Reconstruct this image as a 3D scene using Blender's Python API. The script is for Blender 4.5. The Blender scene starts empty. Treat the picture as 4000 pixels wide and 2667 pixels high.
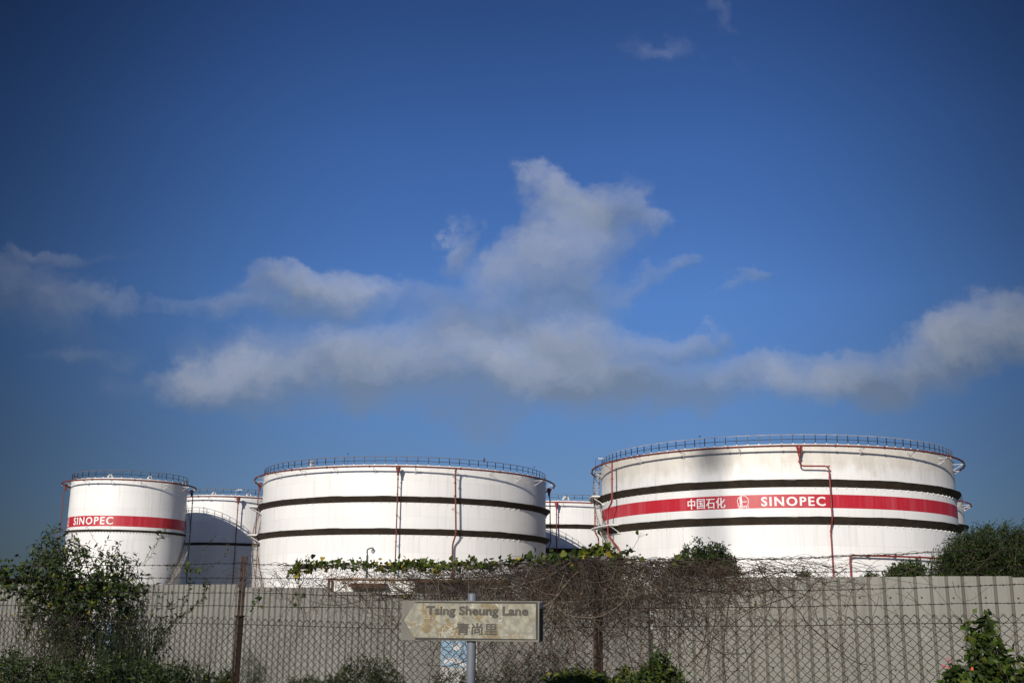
import bpy, math, random
import numpy as np
from mathutils import Matrix, Vector
random.seed(7); rng = np.random.default_rng(7)
S = bpy.context.scene
R_ = math.radians

# ------------------------------------------------------------------ camera, sky, sun, exposure
F, PITCH, ROLL, CAMZ = 4326.5, R_(13.807), R_(0.483), 1.7
FWD = np.array([0, math.cos(PITCH), math.sin(PITCH)])
_u = np.array([0, -math.sin(PITCH), math.cos(PITCH)]); _r = np.array([1., 0, 0])
RT = _r*math.cos(ROLL) + _u*math.sin(ROLL); UP = -_r*math.sin(ROLL) + _u*math.cos(ROLL)
CAM = np.array([0, 0, CAMZ])
cd = bpy.data.cameras.new('camera'); co = bpy.data.objects.new('camera', cd); S.collection.objects.link(co)
cd.sensor_width = 36; cd.lens = F/4000*36; cd.clip_start = .1; cd.clip_end = 6000
co.matrix_world = Matrix(((RT[0], UP[0], -FWD[0], 0), (RT[1], UP[1], -FWD[1], 0), (RT[2], UP[2], -FWD[2], CAMZ), (0, 0, 0, 1)))
S.camera = co
S.view_settings.view_transform = 'Standard'; S.view_settings.look = 'None'
S.view_settings.exposure = 0.0; S.view_settings.gamma = 1
SUN_AZ, SUN_EL = R_(21), R_(21)        # sun is behind the camera, 21 degrees to its left
SD = Vector((-math.sin(SUN_AZ)*math.cos(SUN_EL), -math.cos(SUN_AZ)*math.cos(SUN_EL), math.sin(SUN_EL)))
sl = bpy.data.lights.new('sun', 'SUN'); sl.energy = 4.35; sl.angle = R_(.5); sl.color = (1, .925, .82)
so = bpy.data.objects.new('sun', sl); S.collection.objects.link(so)
so.rotation_euler = SD.to_track_quat('Z', 'Y').to_euler(); so.location = (-60, -100, 120)
S.cycles.max_bounces = 6; S.cycles.transparent_max_bounces = 8

def ray(px, py):
    d = FWD + RT*(px-2000)/F - UP*(py-1333.5)/F
    return d
def at(px, py, Y):
    d = ray(px, py); return CAM + d*(Y/d[1])
def hit(px, py, P0, n):
    d = ray(px, py); return CAM + d*(np.dot(np.asarray(P0)-CAM, n)/np.dot(d, n))
def proj(P):
    v = np.asarray(P, float)-CAM; k = v@FWD
    return 2000+F*(v@RT)/k, 1333.5-F*(v@UP)/k

class NT:
    def __init__(s, tree): s.t = tree; s.n = tree.nodes; s.l = tree.links
    def new(s, typ, **kw):
        nd = s.n.new(typ)
        for k, v in kw.items(): setattr(nd, k, v)
        return nd
    def put(s, sock, v):
        if isinstance(v, bpy.types.NodeSocket): s.l.new(v, sock)
        elif v is not None: sock.default_value = v
    def math(s, op, a, b=None, c=None, clamp=False):
        nd = s.new('ShaderNodeMath', operation=op, use_clamp=clamp)
        s.put(nd.inputs[0], a); s.put(nd.inputs[1], b); s.put(nd.inputs[2], c); return nd.outputs[0]
    def vmath(s, op, a, b=None):
        nd = s.new('ShaderNodeVectorMath', operation=op); s.put(nd.inputs[0], a); s.put(nd.inputs[1], b)
        return nd.outputs['Value'] if op in ('LENGTH', 'DOT_PRODUCT') else nd.outputs[0]
    def noise(s, vec, scale=5, detail=4, rough=.5, col=False, dist=0):
        nd = s.new('ShaderNodeTexNoise'); s.put(nd.inputs['Vector'], vec)
        nd.inputs['Scale'].default_value = scale; nd.inputs['Detail'].default_value = detail
        nd.inputs['Roughness'].default_value = rough; nd.inputs['Distortion'].default_value = dist
        return nd.outputs['Color' if col else 'Fac']
    def mix(s, f, a, b, typ='MIX'):
        nd = s.new('ShaderNodeMix', data_type='RGBA', blend_type=typ)
        s.put(nd.inputs[0], f); s.put(nd.inputs[6], a); s.put(nd.inputs[7], b); return nd.outputs[2]
    def rng(s, v, a, b, c=0., d=1., smooth=False):
        nd = s.new('ShaderNodeMapRange'); nd.clamp = True
        if smooth: nd.interpolation_type = 'SMOOTHSTEP'
        for i, x in enumerate((v, a, b, c, d)): s.put(nd.inputs[i], x)
        return nd.outputs[0]
    def sep(s, v): nd = s.new('ShaderNodeSeparateXYZ'); s.put(nd.inputs[0], v); return nd.outputs
    def comb(s, x, y, z=0.): nd = s.new('ShaderNodeCombineXYZ'); s.put(nd.inputs[0], x); s.put(nd.inputs[1], y); s.put(nd.inputs[2], z); return nd.outputs[0]

def rgb(r, g, b): return (r, g, b, 1)
# world: Nishita sky with clouds laid out by direction (bearing and height over the horizon)
W = bpy.data.worlds.new('World'); S.world = W; W.use_nodes = True
w = NT(W.node_tree); w.n.clear()
sky = w.new('ShaderNodeTexSky', sky_type='NISHITA'); sky.sun_disc = False
sky.sun_elevation = SUN_EL; sky.sun_rotation = math.atan2(SD.x, SD.y); sky.air_density = 1.0; sky.dust_density = .6; sky.ozone_density = 3.0
gen = w.new('ShaderNodeTexCoord').outputs['Generated']
x, y, z = w.sep(gen)
ys = w.math('MAXIMUM', y, .05)
uu = w.math('DIVIDE', x, ys); vv = w.math('DIVIDE', z, ys)
P = w.comb(uu, vv, 0.)
wn = w.noise(P, 5.5, 10, .62, col=True)
warp = w.vmath('MULTIPLY', w.vmath('SUBTRACT', wn, (.5, .5, .5)), (.19, .13, 0.))
wn2 = w.noise(P, 22, 6, .5, col=True)
warp2 = w.vmath('MULTIPLY', w.vmath('SUBTRACT', wn2, (.5, .5, .5)), (.028, .024, 0.))
Q = w.vmath('ADD', w.vmath('ADD', P, warp), warp2)
# px centre, px radii, weight, tilt
BL = [(2230, 800, 270, 140, 1.0, 0), (2140, 720, 170, 90, .55, 0), (2380, 800, 190, 110, .5, 0), (2560, 865, 150, 55, .5, -.1), (1780, 970, 150, 75, .6, -.5), (1900, 1250, 420, 110, .35, 0), (2160, 1250, 330, 90, .3, 0),
      (2200, 950, 250, 150, .6, 0), (2010, 1110, 420, 180, .85, -.3), (2530, 1050, 190, 65, .5, -.5), (2330, 1150, 230, 110, .4, 0),
      (1110, 1110, 190, 90, .6, 0), (1220, 1180, 330, 150, .95, 0), (1480, 1160, 280, 90, .55, 0),
      (900, 1470, 300, 80, .6, 0), (1250, 1460, 540, 165, .95, 0), (1850, 1440, 680, 220, 1.1, 0), (2300, 1420, 460, 190, .9, 0), (2600, 1320, 260, 60, .55, -.1),
      (2250, 1290, 260, 80, .4, 0), (1500, 1330, 420, 90, .4, -.1), (700, 1500, 260, 70, .4, 0), (2450, 690, 160, 70, .25, .2), (2420, 930, 160, 90, .25, 0), (2650, 1010, 120, 60, .25, -.4), (2650, 1510, 640, 110, .75, 0), (3080, 1450, 270, 100, .7, -.1), (3430, 1430, 280, 110, .8, -.1), (3680, 1370, 400, 130, 1.0, -.15), (3990, 1270, 290, 150, 1.1, -.25),
      (3350, 1500, 500, 80, .4, 0),
      (2950, 1060, 260, 35, .4, -.12), (2760, 1130, 170, 30, .25, -.3),
      (60, 1130, 480, 190, .42, .1), (250, 1000, 420, 45, .3, .12), (700, 1220, 520, 60, .33, .05), (250, 1405, 330, 45, .22, 0), (600, 1300, 700, 200, .2, 0),
      (2870, 40, 200, 130, .24, .4), (2740, 170, 300, 90, .2, 0), (2480, 170, 180, 60, .15, 0)]
tot = None; tsum = None
for (cx, cy, rx, ry, wt, tilt) in BL:
    if cy > 1260: cy += 30; ry *= 1.08
    d = ray(cx, cy); c = (d[0]/d[1], d[2]/d[1])
    sx, sy = rx/F*1.06, ry/F*1.1
    q = w.vmath('SUBTRACT', Q, (c[0], c[1], 0.))
    if tilt:
        rot = w.new('ShaderNodeVectorRotate', rotation_type='Z_AXIS'); w.put(rot.inputs['Vector'], q); rot.inputs['Angle'].default_value = tilt; q = rot.outputs[0]
    ln = w.vmath('LENGTH', w.vmath('DIVIDE', q, (sx, sy, 1.)))
    g = w.math('MULTIPLY', w.rng(ln, 1.25, .1, 0., 1., True), wt)
    tot = g if tot is None else w.math('ADD', tot, g)
    h_ = w.math('MULTIPLY', w.math('DIVIDE', w.sep(q)[1], sy), g)
    tsum = h_ if tsum is None else w.math('ADD', tsum, h_)
fb = w.noise(w.vmath('ADD', P, warp), 13, 9, .52)
dens = w.math('SUBTRACT', tot, w.math('MULTIPLY', w.math('SUBTRACT', fb, .41), 2.05))
gate = w.rng(tot, .02, .42, 0., 1., True)
alpha = w.math('MULTIPLY', w.math('MULTIPLY', w.math('POWER', w.rng(dens, -.12, 1.35, 0., 1., False), .85), gate), w.rng(y, .05, .2))
shade = w.noise(w.vmath('ADD', P, warp), 8, 6, .55)
# sunlit upper parts, greyer bases
topn = w.math('DIVIDE', tsum, w.math('MAXIMUM', tot, .05))
base = w.rng(w.math('ADD', w.math('ADD', w.math('MULTIPLY', topn, .8), w.math('MULTIPLY', shade, 2.2)), w.math('MULTIPLY', vv, .9)), .95, 2.05)
cd2 = w.mix(base, rgb(1.65, 2.2, 3.15), rgb(4.3, 4.65, 5.7))
el = w.math('DIVIDE', z, w.vmath('LENGTH', gen))
tint = w.new('ShaderNodeValToRGB'); w.put(tint.inputs[0], el)
cr = tint.color_ramp; cr.elements[0].position = 0.0; cr.elements[0].color = rgb(.28, .34, .50)
cr.elements[1].position = .62; cr.elements[1].color = rgb(.19, .29, .50)
for p_, c_ in ((.14, (.36, .445, .64)), (.27, (.44, .61, .93)), (.40, (.36, .53, .86)), (.50, (.27, .40, .68))):
    e = cr.elements.new(p_); e.color = rgb(*c_)
skyc = w.mix(1., sky.outputs[0], tint.outputs[0], 'MULTIPLY')
# sky and cloud colour darkened to both sides of the view as lens falloff
side = w.rng(w.math('ABSOLUTE', w.math('SUBTRACT', uu, .02)), .12, .60, 1., .32, True)
skyc = w.mix(w.rng(y, .0, .3), skyc, w.vmath('MULTIPLY', skyc, w.comb(side, side, side)))
sc_ = w.rng(side, .32, 1., .62, 1.)
col = w.mix(w.math('MULTIPLY', alpha, .92), skyc, w.vmath('MULTIPLY', cd2, w.comb(sc_, sc_, sc_)))

bg = w.new('ShaderNodeBackground'); w.put(bg.inputs[0], col); bg.inputs[1].default_value = .1
out = w.new('ShaderNodeOutputWorld'); w.l.new(bg.outputs[0], out.inputs[0])

# ------------------------------------------------------------------ helpers
def tag(o, label=None, cat=None, group=None, kind=None):
    if label: o['label'] = label
    if cat: o['category'] = cat
    if group: o['group'] = group
    if kind: o['kind'] = kind
    return o
def empty(name, loc, label, cat, group=None, rz=0):
    o = bpy.data.objects.new(name, None); S.collection.objects.link(o)
    o.location = tuple(float(a) for a in loc); o.rotation_euler.z = rz; o.empty_display_size = .2
    return tag(o, label, cat, group)

MATS = {}
def mat(name, c1, c2=None, rough=.6, metal=0., scale=4., detail=5, lo=.35, hi=.65, stretch=(1, 1, 1), bump=0., bscale=None, trans=0., spec=.4):
    if name in MATS: return MATS[name]
    m = bpy.data.materials.new(name); m.use_nodes = True; t = NT(m.node_tree)
    b = t.n['Principled BSDF']; b.inputs['Roughness'].default_value = rough; b.inputs['Metallic'].default_value = metal
    b.inputs['Specular IOR Level'].default_value = spec
    oc = t.new('ShaderNodeTexCoord').outputs['Object']
    if c2 is None: c2 = tuple(x*.82 for x in c1)
    v = t.vmath('MULTIPLY', oc, stretch)
    f = t.rng(t.noise(v, scale, detail, .6), lo, hi)
    cc = t.mix(f, rgb(*c1), rgb(*c2)); t.put(b.inputs['Base Color'], cc)
    if bump:
        bn = t.new('ShaderNodeBump'); bn.inputs['Strength'].default_value = bump; bn.inputs['Distance'].default_value = .02
        t.put(bn.inputs['Height'], t.noise(v, bscale or scale*3, 4)); t.l.new(bn.outputs[0], b.inputs['Normal'])
    if trans:
        tr = t.new('ShaderNodeBsdfTranslucent'); t.put(tr.inputs[0], cc)
        ms = t.new('ShaderNodeMixShader'); ms.inputs[0].default_value = trans
        t.l.new(b.outputs[0], ms.inputs[1]); t.l.new(tr.outputs[0], ms.inputs[2]); t.l.new(ms.outputs[0], t.n['Material Output'].inputs[0])
    m['b'] = 1; MATS[name] = m; return m

class MB:
    def __init__(s): s.v = []; s.f = []; s.m = []; s.n = 0
    def add(s, verts, faces, mi=0):
        o = s.n; s.v.append(np.asarray(verts, float).reshape(-1, 3)); s.n += len(s.v[-1])
        s.f.extend([tuple(i+o for i in f) for f in faces]); s.m.extend([mi]*len(faces) if np.isscalar(mi) else mi); return s
    def box(s, c, sz, mi=0, ax=None):
        """box centred c with size sz, ax = optional 3 axis vectors"""
        ax = np.eye(3) if ax is None else np.asarray(ax, float)
        h = np.asarray(sz, float)/2; V = []
        for i in (-1, 1):
            for j in (-1, 1):
                for k in (-1, 1): V.append(np.asarray(c, float)+ax[0]*h[0]*i+ax[1]*h[1]*j+ax[2]*h[2]*k)
        return s.add(V, [(0, 1, 3, 2), (4, 6, 7, 5), (0, 4, 5, 1), (2, 3, 7, 6), (0, 2, 6, 4), (1, 5, 7, 3)], mi)
    def tube(s, pts, r, k=6, mi=0, closed=False, cap=True):
        P_ = np.asarray(pts, float); n = len(P_); r = np.broadcast_to(np.asarray(r, float), (n,))
        T = np.roll(P_, -1, 0)-np.roll(P_, 1, 0) if closed else np.gradient(P_, axis=0)
        T /= np.linalg.norm(T, axis=1)[:, None]+1e-12
        a0 = np.cross(T, (0, 0, 1.)); bad = np.linalg.norm(a0, axis=1) < .15
        ref = np.array([1., 0, 0]) if abs(T[0][0]) < .9 else np.array([0, 1., 0])
        if bad.any(): a0 = np.cross(T, ref)
        a0 /= np.linalg.norm(a0, axis=1)[:, None]+1e-12
        b0 = np.cross(T, a0)
        an = np.arange(k)*2*math.pi/k
        V = P_[:, None]+r[:, None, None]*(a0[:, None]*np.cos(an)[None, :, None]+b0[:, None]*np.sin(an)[None, :, None])
        fs = []
        for i in range(n if closed else n-1):
            j = (i+1) % n
            for q in range(k): q2 = (q+1) % k; fs.append((i*k+q, i*k+q2, j*k+q2, j*k+q))
        if cap and not closed: fs.append(tuple(range(k))[::-1]); fs.append(tuple((n-1)*k+q for q in range(k)))
        return s.add(V.reshape(-1, 3), fs, mi)
    def build(s, name, mats, parent=None, smooth=False, origin=None):
        me = bpy.data.meshes.new(name); V = np.concatenate(s.v)
        if origin is not None: V = V-np.asarray(origin)
        me.from_pydata(V.tolist(), [], s.f)
        for m in (mats if isinstance(mats, (list, tuple)) else [mats]): me.materials.append(m)
        if any(s.m): me.polygons.foreach_set('material_index', s.m)
        if smooth: me.polygons.foreach_set('use_smooth', [True]*len(s.f))
        me.update(); o = bpy.data.objects.new(name, me); S.collection.objects.link(o)
        if parent is not None: o.parent = parent
        elif origin is not None: o.location = tuple(float(a) for a in origin)
        return o

_txt = {}
def text_mesh(body, bold=.0, space=1.):
    """triangulated outline of a text, normalised to its own box: x in 0..w, y in 0..1"""
    cu = bpy.data.curves.new('t', 'FONT'); cu.body = body; cu.offset = bold; cu.space_character = space; cu.resolution_u = 3
    o = bpy.data.objects.new('t', cu); S.collection.objects.link(o)
    bpy.context.view_layer.update()
    me = bpy.data.meshes.new_from_object(o.evaluated_get(bpy.context.evaluated_depsgraph_get()))
    V = np.array([v.co[:] for v in me.vertices]); Fs = [tuple(p.vertices) for p in me.polygons]
    bpy.data.objects.remove(o); bpy.data.curves.remove(cu); bpy.data.meshes.remove(me)
    mn, mx = V.min(0), V.max(0); V = (V-mn)/(mx-mn+1e-9)
    return V[:, :2], Fs

# ------------------------------------------------------------------ materials
def shell_mat(name, R, stain=0, dirt=.5):
    m = bpy.data.materials.new(name); m.use_nodes = True; t = NT(m.node_tree); b = t.n['Principled BSDF']
    b.inputs['Roughness'].default_value = .42; b.inputs['Specular IOR Level'].default_value = .35
    X, Y, Z = t.sep(t.new('ShaderNodeTexCoord').outputs['Object'])
    a = t.math('MULTIPLY', t.math('ARCTAN2', X, t.math('MULTIPLY', Y, -1.)), R)
    v = t.comb(a, Z, 0.)
    st = t.noise(t.vmath('MULTIPLY', v, (1.6, .07, 1.)), 1.0, 6, .65)
    big = t.noise(v, .22, 3)
    c = t.mix(t.rng(st, .52, .78), rgb(.80, .79, .765), rgb(.64, .62, .575))
    c = t.mix(t.math('MULTIPLY', t.rng(big, .45, .75), .35), c, rgb(.68, .67, .65))
    br = t.new('ShaderNodeTexBrick'); t.put(br.inputs['Vector'], v)
    for k, x in (('Scale', 1.), ('Mortar Size', .018), ('Mortar Smooth', .3), ('Brick Width', 8.3), ('Row Height', 2.44)): br.inputs[k].default_value = x
    br.inputs['Color1'].default_value = rgb(1, 1, 1); br.inputs['Color2'].default_value = rgb(.915, .92, .93); br.inputs['Mortar'].default_value = rgb(.79, .79, .79)
    c = t.mix(1., c, br.outputs[0], 'MULTIPLY')
    # thin rusty run-downs
    rn = t.noise(t.vmath('MULTIPLY', v, (.9, .012, 1.)), 1.6, 2, .3)
    c = t.mix(t.math('MULTIPLY', t.rng(t.math('ABSOLUTE', t.math('SUBTRACT', rn, .5)), .006, .0, 0, 1), .25*dirt), c, rgb(.5, .36, .16))
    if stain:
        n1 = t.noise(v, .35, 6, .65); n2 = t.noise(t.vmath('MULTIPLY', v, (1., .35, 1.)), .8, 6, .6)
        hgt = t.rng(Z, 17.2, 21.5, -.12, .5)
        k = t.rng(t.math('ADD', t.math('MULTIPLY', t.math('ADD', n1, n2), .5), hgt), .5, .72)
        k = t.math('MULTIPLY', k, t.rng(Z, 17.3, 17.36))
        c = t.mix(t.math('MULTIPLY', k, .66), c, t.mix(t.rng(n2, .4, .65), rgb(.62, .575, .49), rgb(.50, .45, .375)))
        # smudge below the rim: soot with the soft shadow's shade painted in
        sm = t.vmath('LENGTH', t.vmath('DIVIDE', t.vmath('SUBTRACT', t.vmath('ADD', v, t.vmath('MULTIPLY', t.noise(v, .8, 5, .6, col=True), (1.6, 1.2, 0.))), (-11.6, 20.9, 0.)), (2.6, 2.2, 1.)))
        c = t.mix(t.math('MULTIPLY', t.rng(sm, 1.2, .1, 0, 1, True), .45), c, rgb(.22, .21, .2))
    t.put(b.inputs['Base Color'], c); return m
M_WHITE = mat('white_steel', (.80, .79, .77), (.62, .60, .56), .5, scale=1.2)
M_GIRD = mat('dark_bitumen', (.030, .024, .018), (.052, .040, .028), .75, scale=.8, stretch=(1, 1, .3), spec=.2)
M_RED = mat('red_pipe_paint', (.25, .022, .022), (.19, .024, .024), .45, scale=.9)
M_REDD = mat('weathered_red_paint', (.16, .030, .022), (.12, .034, .028), .55, scale=.7)
M_RAIL = mat('dark_rail_steel', (.018, .022, .032), (.03, .028, .03), .5, scale=2.)
M_RUSTRAIL = mat('rusty_rail_steel', (.22, .17, .13), (.12, .08, .06), .6, scale=2.)
M_PALERAIL = mat('galvanised_rail_steel', (.52, .50, .48), (.33, .27, .24), .5, scale=1.)
M_CREAM = mat('cream_stair_steel', (.66, .62, .54), (.45, .38, .30), .6, scale=1.5)
M_LETTER = mat('white_letter_paint', (.82, .80, .78), (.76, .74, .72), .5, scale=1.)
M_TAR = mat('black_letter_paint', (.04, .045, .04), None, .6)
def band_mat():
    m = bpy.data.materials.new('red_band_paint'); m.use_nodes = True; t = NT(m.node_tree); b = t.n['Principled BSDF']
    b.inputs['Roughness'].default_value = .4
    X, Y, Z = t.sep(t.new('ShaderNodeTexCoord').outputs['Object'])
    a = t.math('MULTIPLY', t.math('ARCTAN2', X, t.math('MULTIPLY', Y, -1.)), 24.)
    n = t.noise(t.comb(t.math('MULTIPLY', a, .55), t.math('MULTIPLY', Z, .04), 0.), 1., 5, .62)
    n2 = t.noise(t.comb(t.math('MULTIPLY', a, 2.5), t.math('MULTIPLY', Z, .06), 0.), 1., 3, .6)
    c = t.mix(t.rng(n, .5, .8), rgb(.44, .016, .028), rgb(.52, .10, .12))
    c = t.mix(t.math('MULTIPLY', t.rng(n2, .55, .75), .35), c, rgb(.58, .18, .19))
    t.put(b.inputs['Base Color'], c); return m
M_BAND = band_mat()

# ------------------------------------------------------------------ storage tanks
class Tank:
    """cylindrical tank; angle a is measured from the side that faces the camera, growing to the right"""
    def __init__(s, cx, cy, R):
        s.c = np.array([cx, cy]); s.R = R; s.D = math.hypot(cx, cy)
        s.t0 = -s.c/s.D; s.e = np.array([-s.t0[1], s.t0[0]])
    def loc(s, a, r, z):
        """local point (tank base centre is the origin)"""
        a = R_(a); d = s.t0*math.cos(a)+s.e*math.sin(a); return np.array([d[0]*r, d[1]*r, z])
    def wld(s, a, r, z): p = s.loc(a, r, z); return p+np.array([s.c[0], s.c[1], 0])
    def ang(s, px, py, r):
        """front-side angle and height of the point of the cylinder of radius r seen at px,py"""
        d = ray(px, py); o = -s.c; A = d[0]**2+d[1]**2; B = 2*(o[0]*d[0]+o[1]*d[1]); C = o@o-r*r
        k = (-B-math.sqrt(max(B*B-4*A*C, 0)))/(2*A); p = CAM+d*k; v = p[:2]-s.c
        return math.degrees(math.atan2(v@s.e, v@s.t0)), p[2]
def cyl(T, mb, r0, z0, r1, z1, n, a0=-180., a1=180., mi=0, wob=0.):
    full = abs(a1-a0) >= 360; A = np.linspace(a0, a1, n+1); V = []
    for i, a in enumerate(A):
        wz = wob*(math.sin(i*.9)+.6*math.sin(i*.37+1)+.5*math.sin(i*2.1)) if wob else 0
        V += [T.loc(a, r0, z0), T.loc(a, r1, z1+wz)]
    mb.add(V, [(2*i, 2*i+2, 2*i+3, 2*i+1) for i in range(n)], mi)
def arc(T, r, z, a0, a1, n): return [T.loc(a, r, z) for a in np.linspace(a0, a1, n)]
def bend(pts, rad=.35, n=5):
    """round the corners of a polyline"""
    P_ = [np.asarray(p, float) for p in pts]; out_ = [P_[0]]
    for i in range(1, len(P_)-1):
        a, b, c = P_[i-1], P_[i], P_[i+1]; la, lc = np.linalg.norm(a-b), np.linalg.norm(c-b)
        k = min(rad, la*.45, lc*.45); p, q = b+(a-b)/la*k, b+(c-b)/lc*k
        for t in np.linspace(0, 1, n): out_.append((1-t)**2*p+2*t*(1-t)*b+t*t*q)
    out_.append(P_[-1]); return out_
def riser(T, parent, pts, rad, m, hopper=None, name='riser_pipe', flanges=(), ties=()):
    """pts: (angle, radius, z)"""
    mb = MB(); P_ = bend([T.loc(*p) for p in pts], .5); mb.tube(P_, rad, 10)
    for (a, r, z) in flanges: mb.tube([T.loc(a, r, z-.07), T.loc(a, r, z+.07)], rad*1.55, 10)
    for (a, r, z) in ties: mb.box((T.loc(a, r, z)+T.loc(a, T.R, z))/2, (.06, r-T.R, .06), 0, basis(T, a))
    o = mb.build(name, m, parent, smooth=False)
    if hopper:
        a, r, z, k = hopper; h = MB()
        prof = [(.20, .12), (.20, -.02), (.34, -.04), (.34, -.34), (.26, -.5), (.26, -.58), (.16, -.95), (.16, -1.1), (.2, -1.12), (.2, -1.2), (.1, -1.22)]
        pp = [T.loc(a, r, z+q[1]*k) for q in prof]; h.tube(pp, [q[0]*k for q in prof], 12)
        h.build('foam_chamber', m, parent)
    return o
def basis(T, a):
    a = R_(a); d = T.t0*math.cos(a)+T.e*math.sin(a); e = -T.t0*math.sin(a)+T.e*math.cos(a)
    return np.array([[e[0], e[1], 0], [d[0], d[1], 0], [0, 0, 1]])
ZC = CAMZ
def make_tank(T, label, zr, girders, m_shell, m_pipe, nposts, brk, rail_mat, ring=True, name='storage_tank', brk0=0., ringz=None, wob=.045):
    R = T.R; g = empty(name, (T.c[0], T.c[1], 0), label, 'storage tank', 'white cylindrical oil storage tanks')
    sh = MB(); zs_ = [0, 5, 10, 15, zr]
    for z0, z1 in zip(zs_[:-1], zs_[1:]): cyl(T, sh, R, z0, R, z1, 192)
    o = sh.build('shell', m_shell, g, smooth=True)
    rf = MB()
    cyl(T, rf, R+.06, zr-.02, R*.5, zr+R*.03, 96); cyl(T, rf, R*.5, zr+R*.03, .05, zr+R*.045, 96)
    cyl(T, rf, R+.06, zr-.16, R+.06, zr-.02, 96); cyl(T, rf, R+.002, zr-.16, R+.06, zr-.16, 96)
    rf.build('roof', M_WHITE, g)
    for (zi, zo, dr) in girders:
        mb = MB(); n = 120
        cyl(T, mb, R+.01, zi, R+dr, zo, n, wob=wob); cyl(T, mb, R+.01, zi+.06, R+dr-.03, zo+.06, n, wob=wob)
        cyl(T, mb, R+dr, zo, R+dr-.03, zo+.06, n, wob=0)
        for i in range(n*2//2):
            a = i*360/n*1.0
            b = basis(T, a); mb.box(T.loc(a, R+.09, zi-.05), (.05, .13, .15), 1, b)
        mb.build('wind_girder', [M_GIRD, M_WHITE], g)
    zr2 = ringz or zr-.42; rr = R+1.37
    if ring:
        mb = MB(); mb.tube(arc(T, rr, zr2, 0, 360-2.5, 144), .12, 8, closed=True)
        nfl = max(10, int(2*math.pi*rr/6.2))
        for i in range(nfl):
            a = i*360/nfl+3; mb.tube([T.loc(a-.45*22/R*.5, rr, zr2), T.loc(a+.45*22/R*.5, rr, zr2)], .17, 8)
            for q in (.25, .5, .75): mb.box(T.loc(a+q*360/nfl, rr-.02, zr2-.14), (.05, .05, .1), 0, basis(T, a))
        mb.build('sprinkler_ring', m_pipe, g)
        nb = int(round(360/brk))
        for i in range(nb):
            a = (i*360/nb+brk0+180) % 360-180
            if abs(a) > 104: continue
            mb = MB(); b = basis(T, a)
            p1 = T.loc(a, R-.01, zr2-.14); p2 = T.loc(a, rr+.12, zr2-.14); p3 = T.loc(a, R-.01, zr2-.85); p4 = T.loc(a, rr-.15, zr2-.17)
            mb.tube([p1, p2], .035, 4); mb.tube([p3, p4], .035, 4); mb.box(p3, (.16, .03, .16), 0, b)
            mb.build('ring_bracket', M_WHITE, g)
    mb = MB(); rl = R-.05; A = np.arange(nposts)*360/nposts
    for zz, rad, mi in ((zr+1.11, .04, 1), (zr+.56, .034, 0)): mb.tube(arc(T, rl, zz, 0, 360-3, 120), rad, 5, mi, closed=True)
    for i in range(nposts):
        a = i*360/nposts; mb.box(T.loc(a, rl, zr+.55), (.08, .08, 1.1), 0, basis(T, a)); mb.box(T.loc(a, rl, zr+.05), (.12, .12, .12), 2, basis(T, a))
    mb.build('railing', [M_RAIL, rail_mat, M_WHITE], g)
    return g
def stair(T, parent, a0, z0, a1, z1, r0, r1, ms, hand=True, rungs=.25, name='stairway'):
    """helical stair from (a0,z0) top to (a1,z1) bottom"""
    n = max(4, int(abs(z0-z1)/.75)); A = np.linspace(a0, a1, n); Zs = np.linspace(z0, z1, n); mb = MB()
    for r in (r0, r1):
        for dz in (-.13,):
            V = []
            for a, z in zip(A, Zs): V += [T.loc(a, r, z-.15), T.loc(a, r, z+.15), T.loc(a, r+.03, z+.15), T.loc(a, r+.03, z-.15)]
            fs = []
            for i in range(n-1):
                for q in range(4): fs.append((4*i+q, 4*i+(q+1) % 4, 4*i+4+(q+1) % 4, 4*i+4+q))
            mb.add(V, fs)
    k = int(abs(z0-z1)/rungs)
    for i in range(k):
        t = (i+.5)/k; a = a0+(a1-a0)*t; z = z0+(z1-z0)*t; mb.box(T.loc(a, (r0+r1)/2, z), (.25, r1-r0, .035), 0, basis(T, a))
    o = mb.build(name, ms, parent)
    if hand:
        mb = MB()
        for r in (r0+.03, r1+.03):
            for h, q in ((1.0, .022), (.55, .016)): mb.tube([T.loc(a, r, z+h) for a, z in zip(A, Zs)], q, 4)
            m_ = int(abs(z0-z1)/.9)
            for i in range(m_+1):
                t = i/m_; a = a0+(a1-a0)*t; z = z0+(z1-z0)*t; mb.box(T.loc(a, r, z+.5), (.04, .04, 1.0), 0, basis(T, a))
        mb.build('handrail', M_RAIL, o)
    return o
def platform(T, parent, a0, a1, r0, r1, z, m=None):
    mb = MB(); n = 8
    for zz in (z-.08, z+.08): cyl(T, mb, r0, zz, r1, zz, n, a0, a1)
    for r in (r0, r1): cyl(T, mb, r, z-.08, r, z+.08, n, a0, a1)
    for a in (a0, a1): mb.box(T.loc(a, (r0+r1)/2, z), (.06, r1-r0, .17), 0, basis(T, a))
    for a in np.linspace(a0+1, a1-1, 3):
        mb.tube([T.loc(a, r1-.1, z-.1), T.loc(a, T.R, z-1.1)], .05, 5)
    mb.build('platform', m or M_WHITE, parent)
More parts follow.
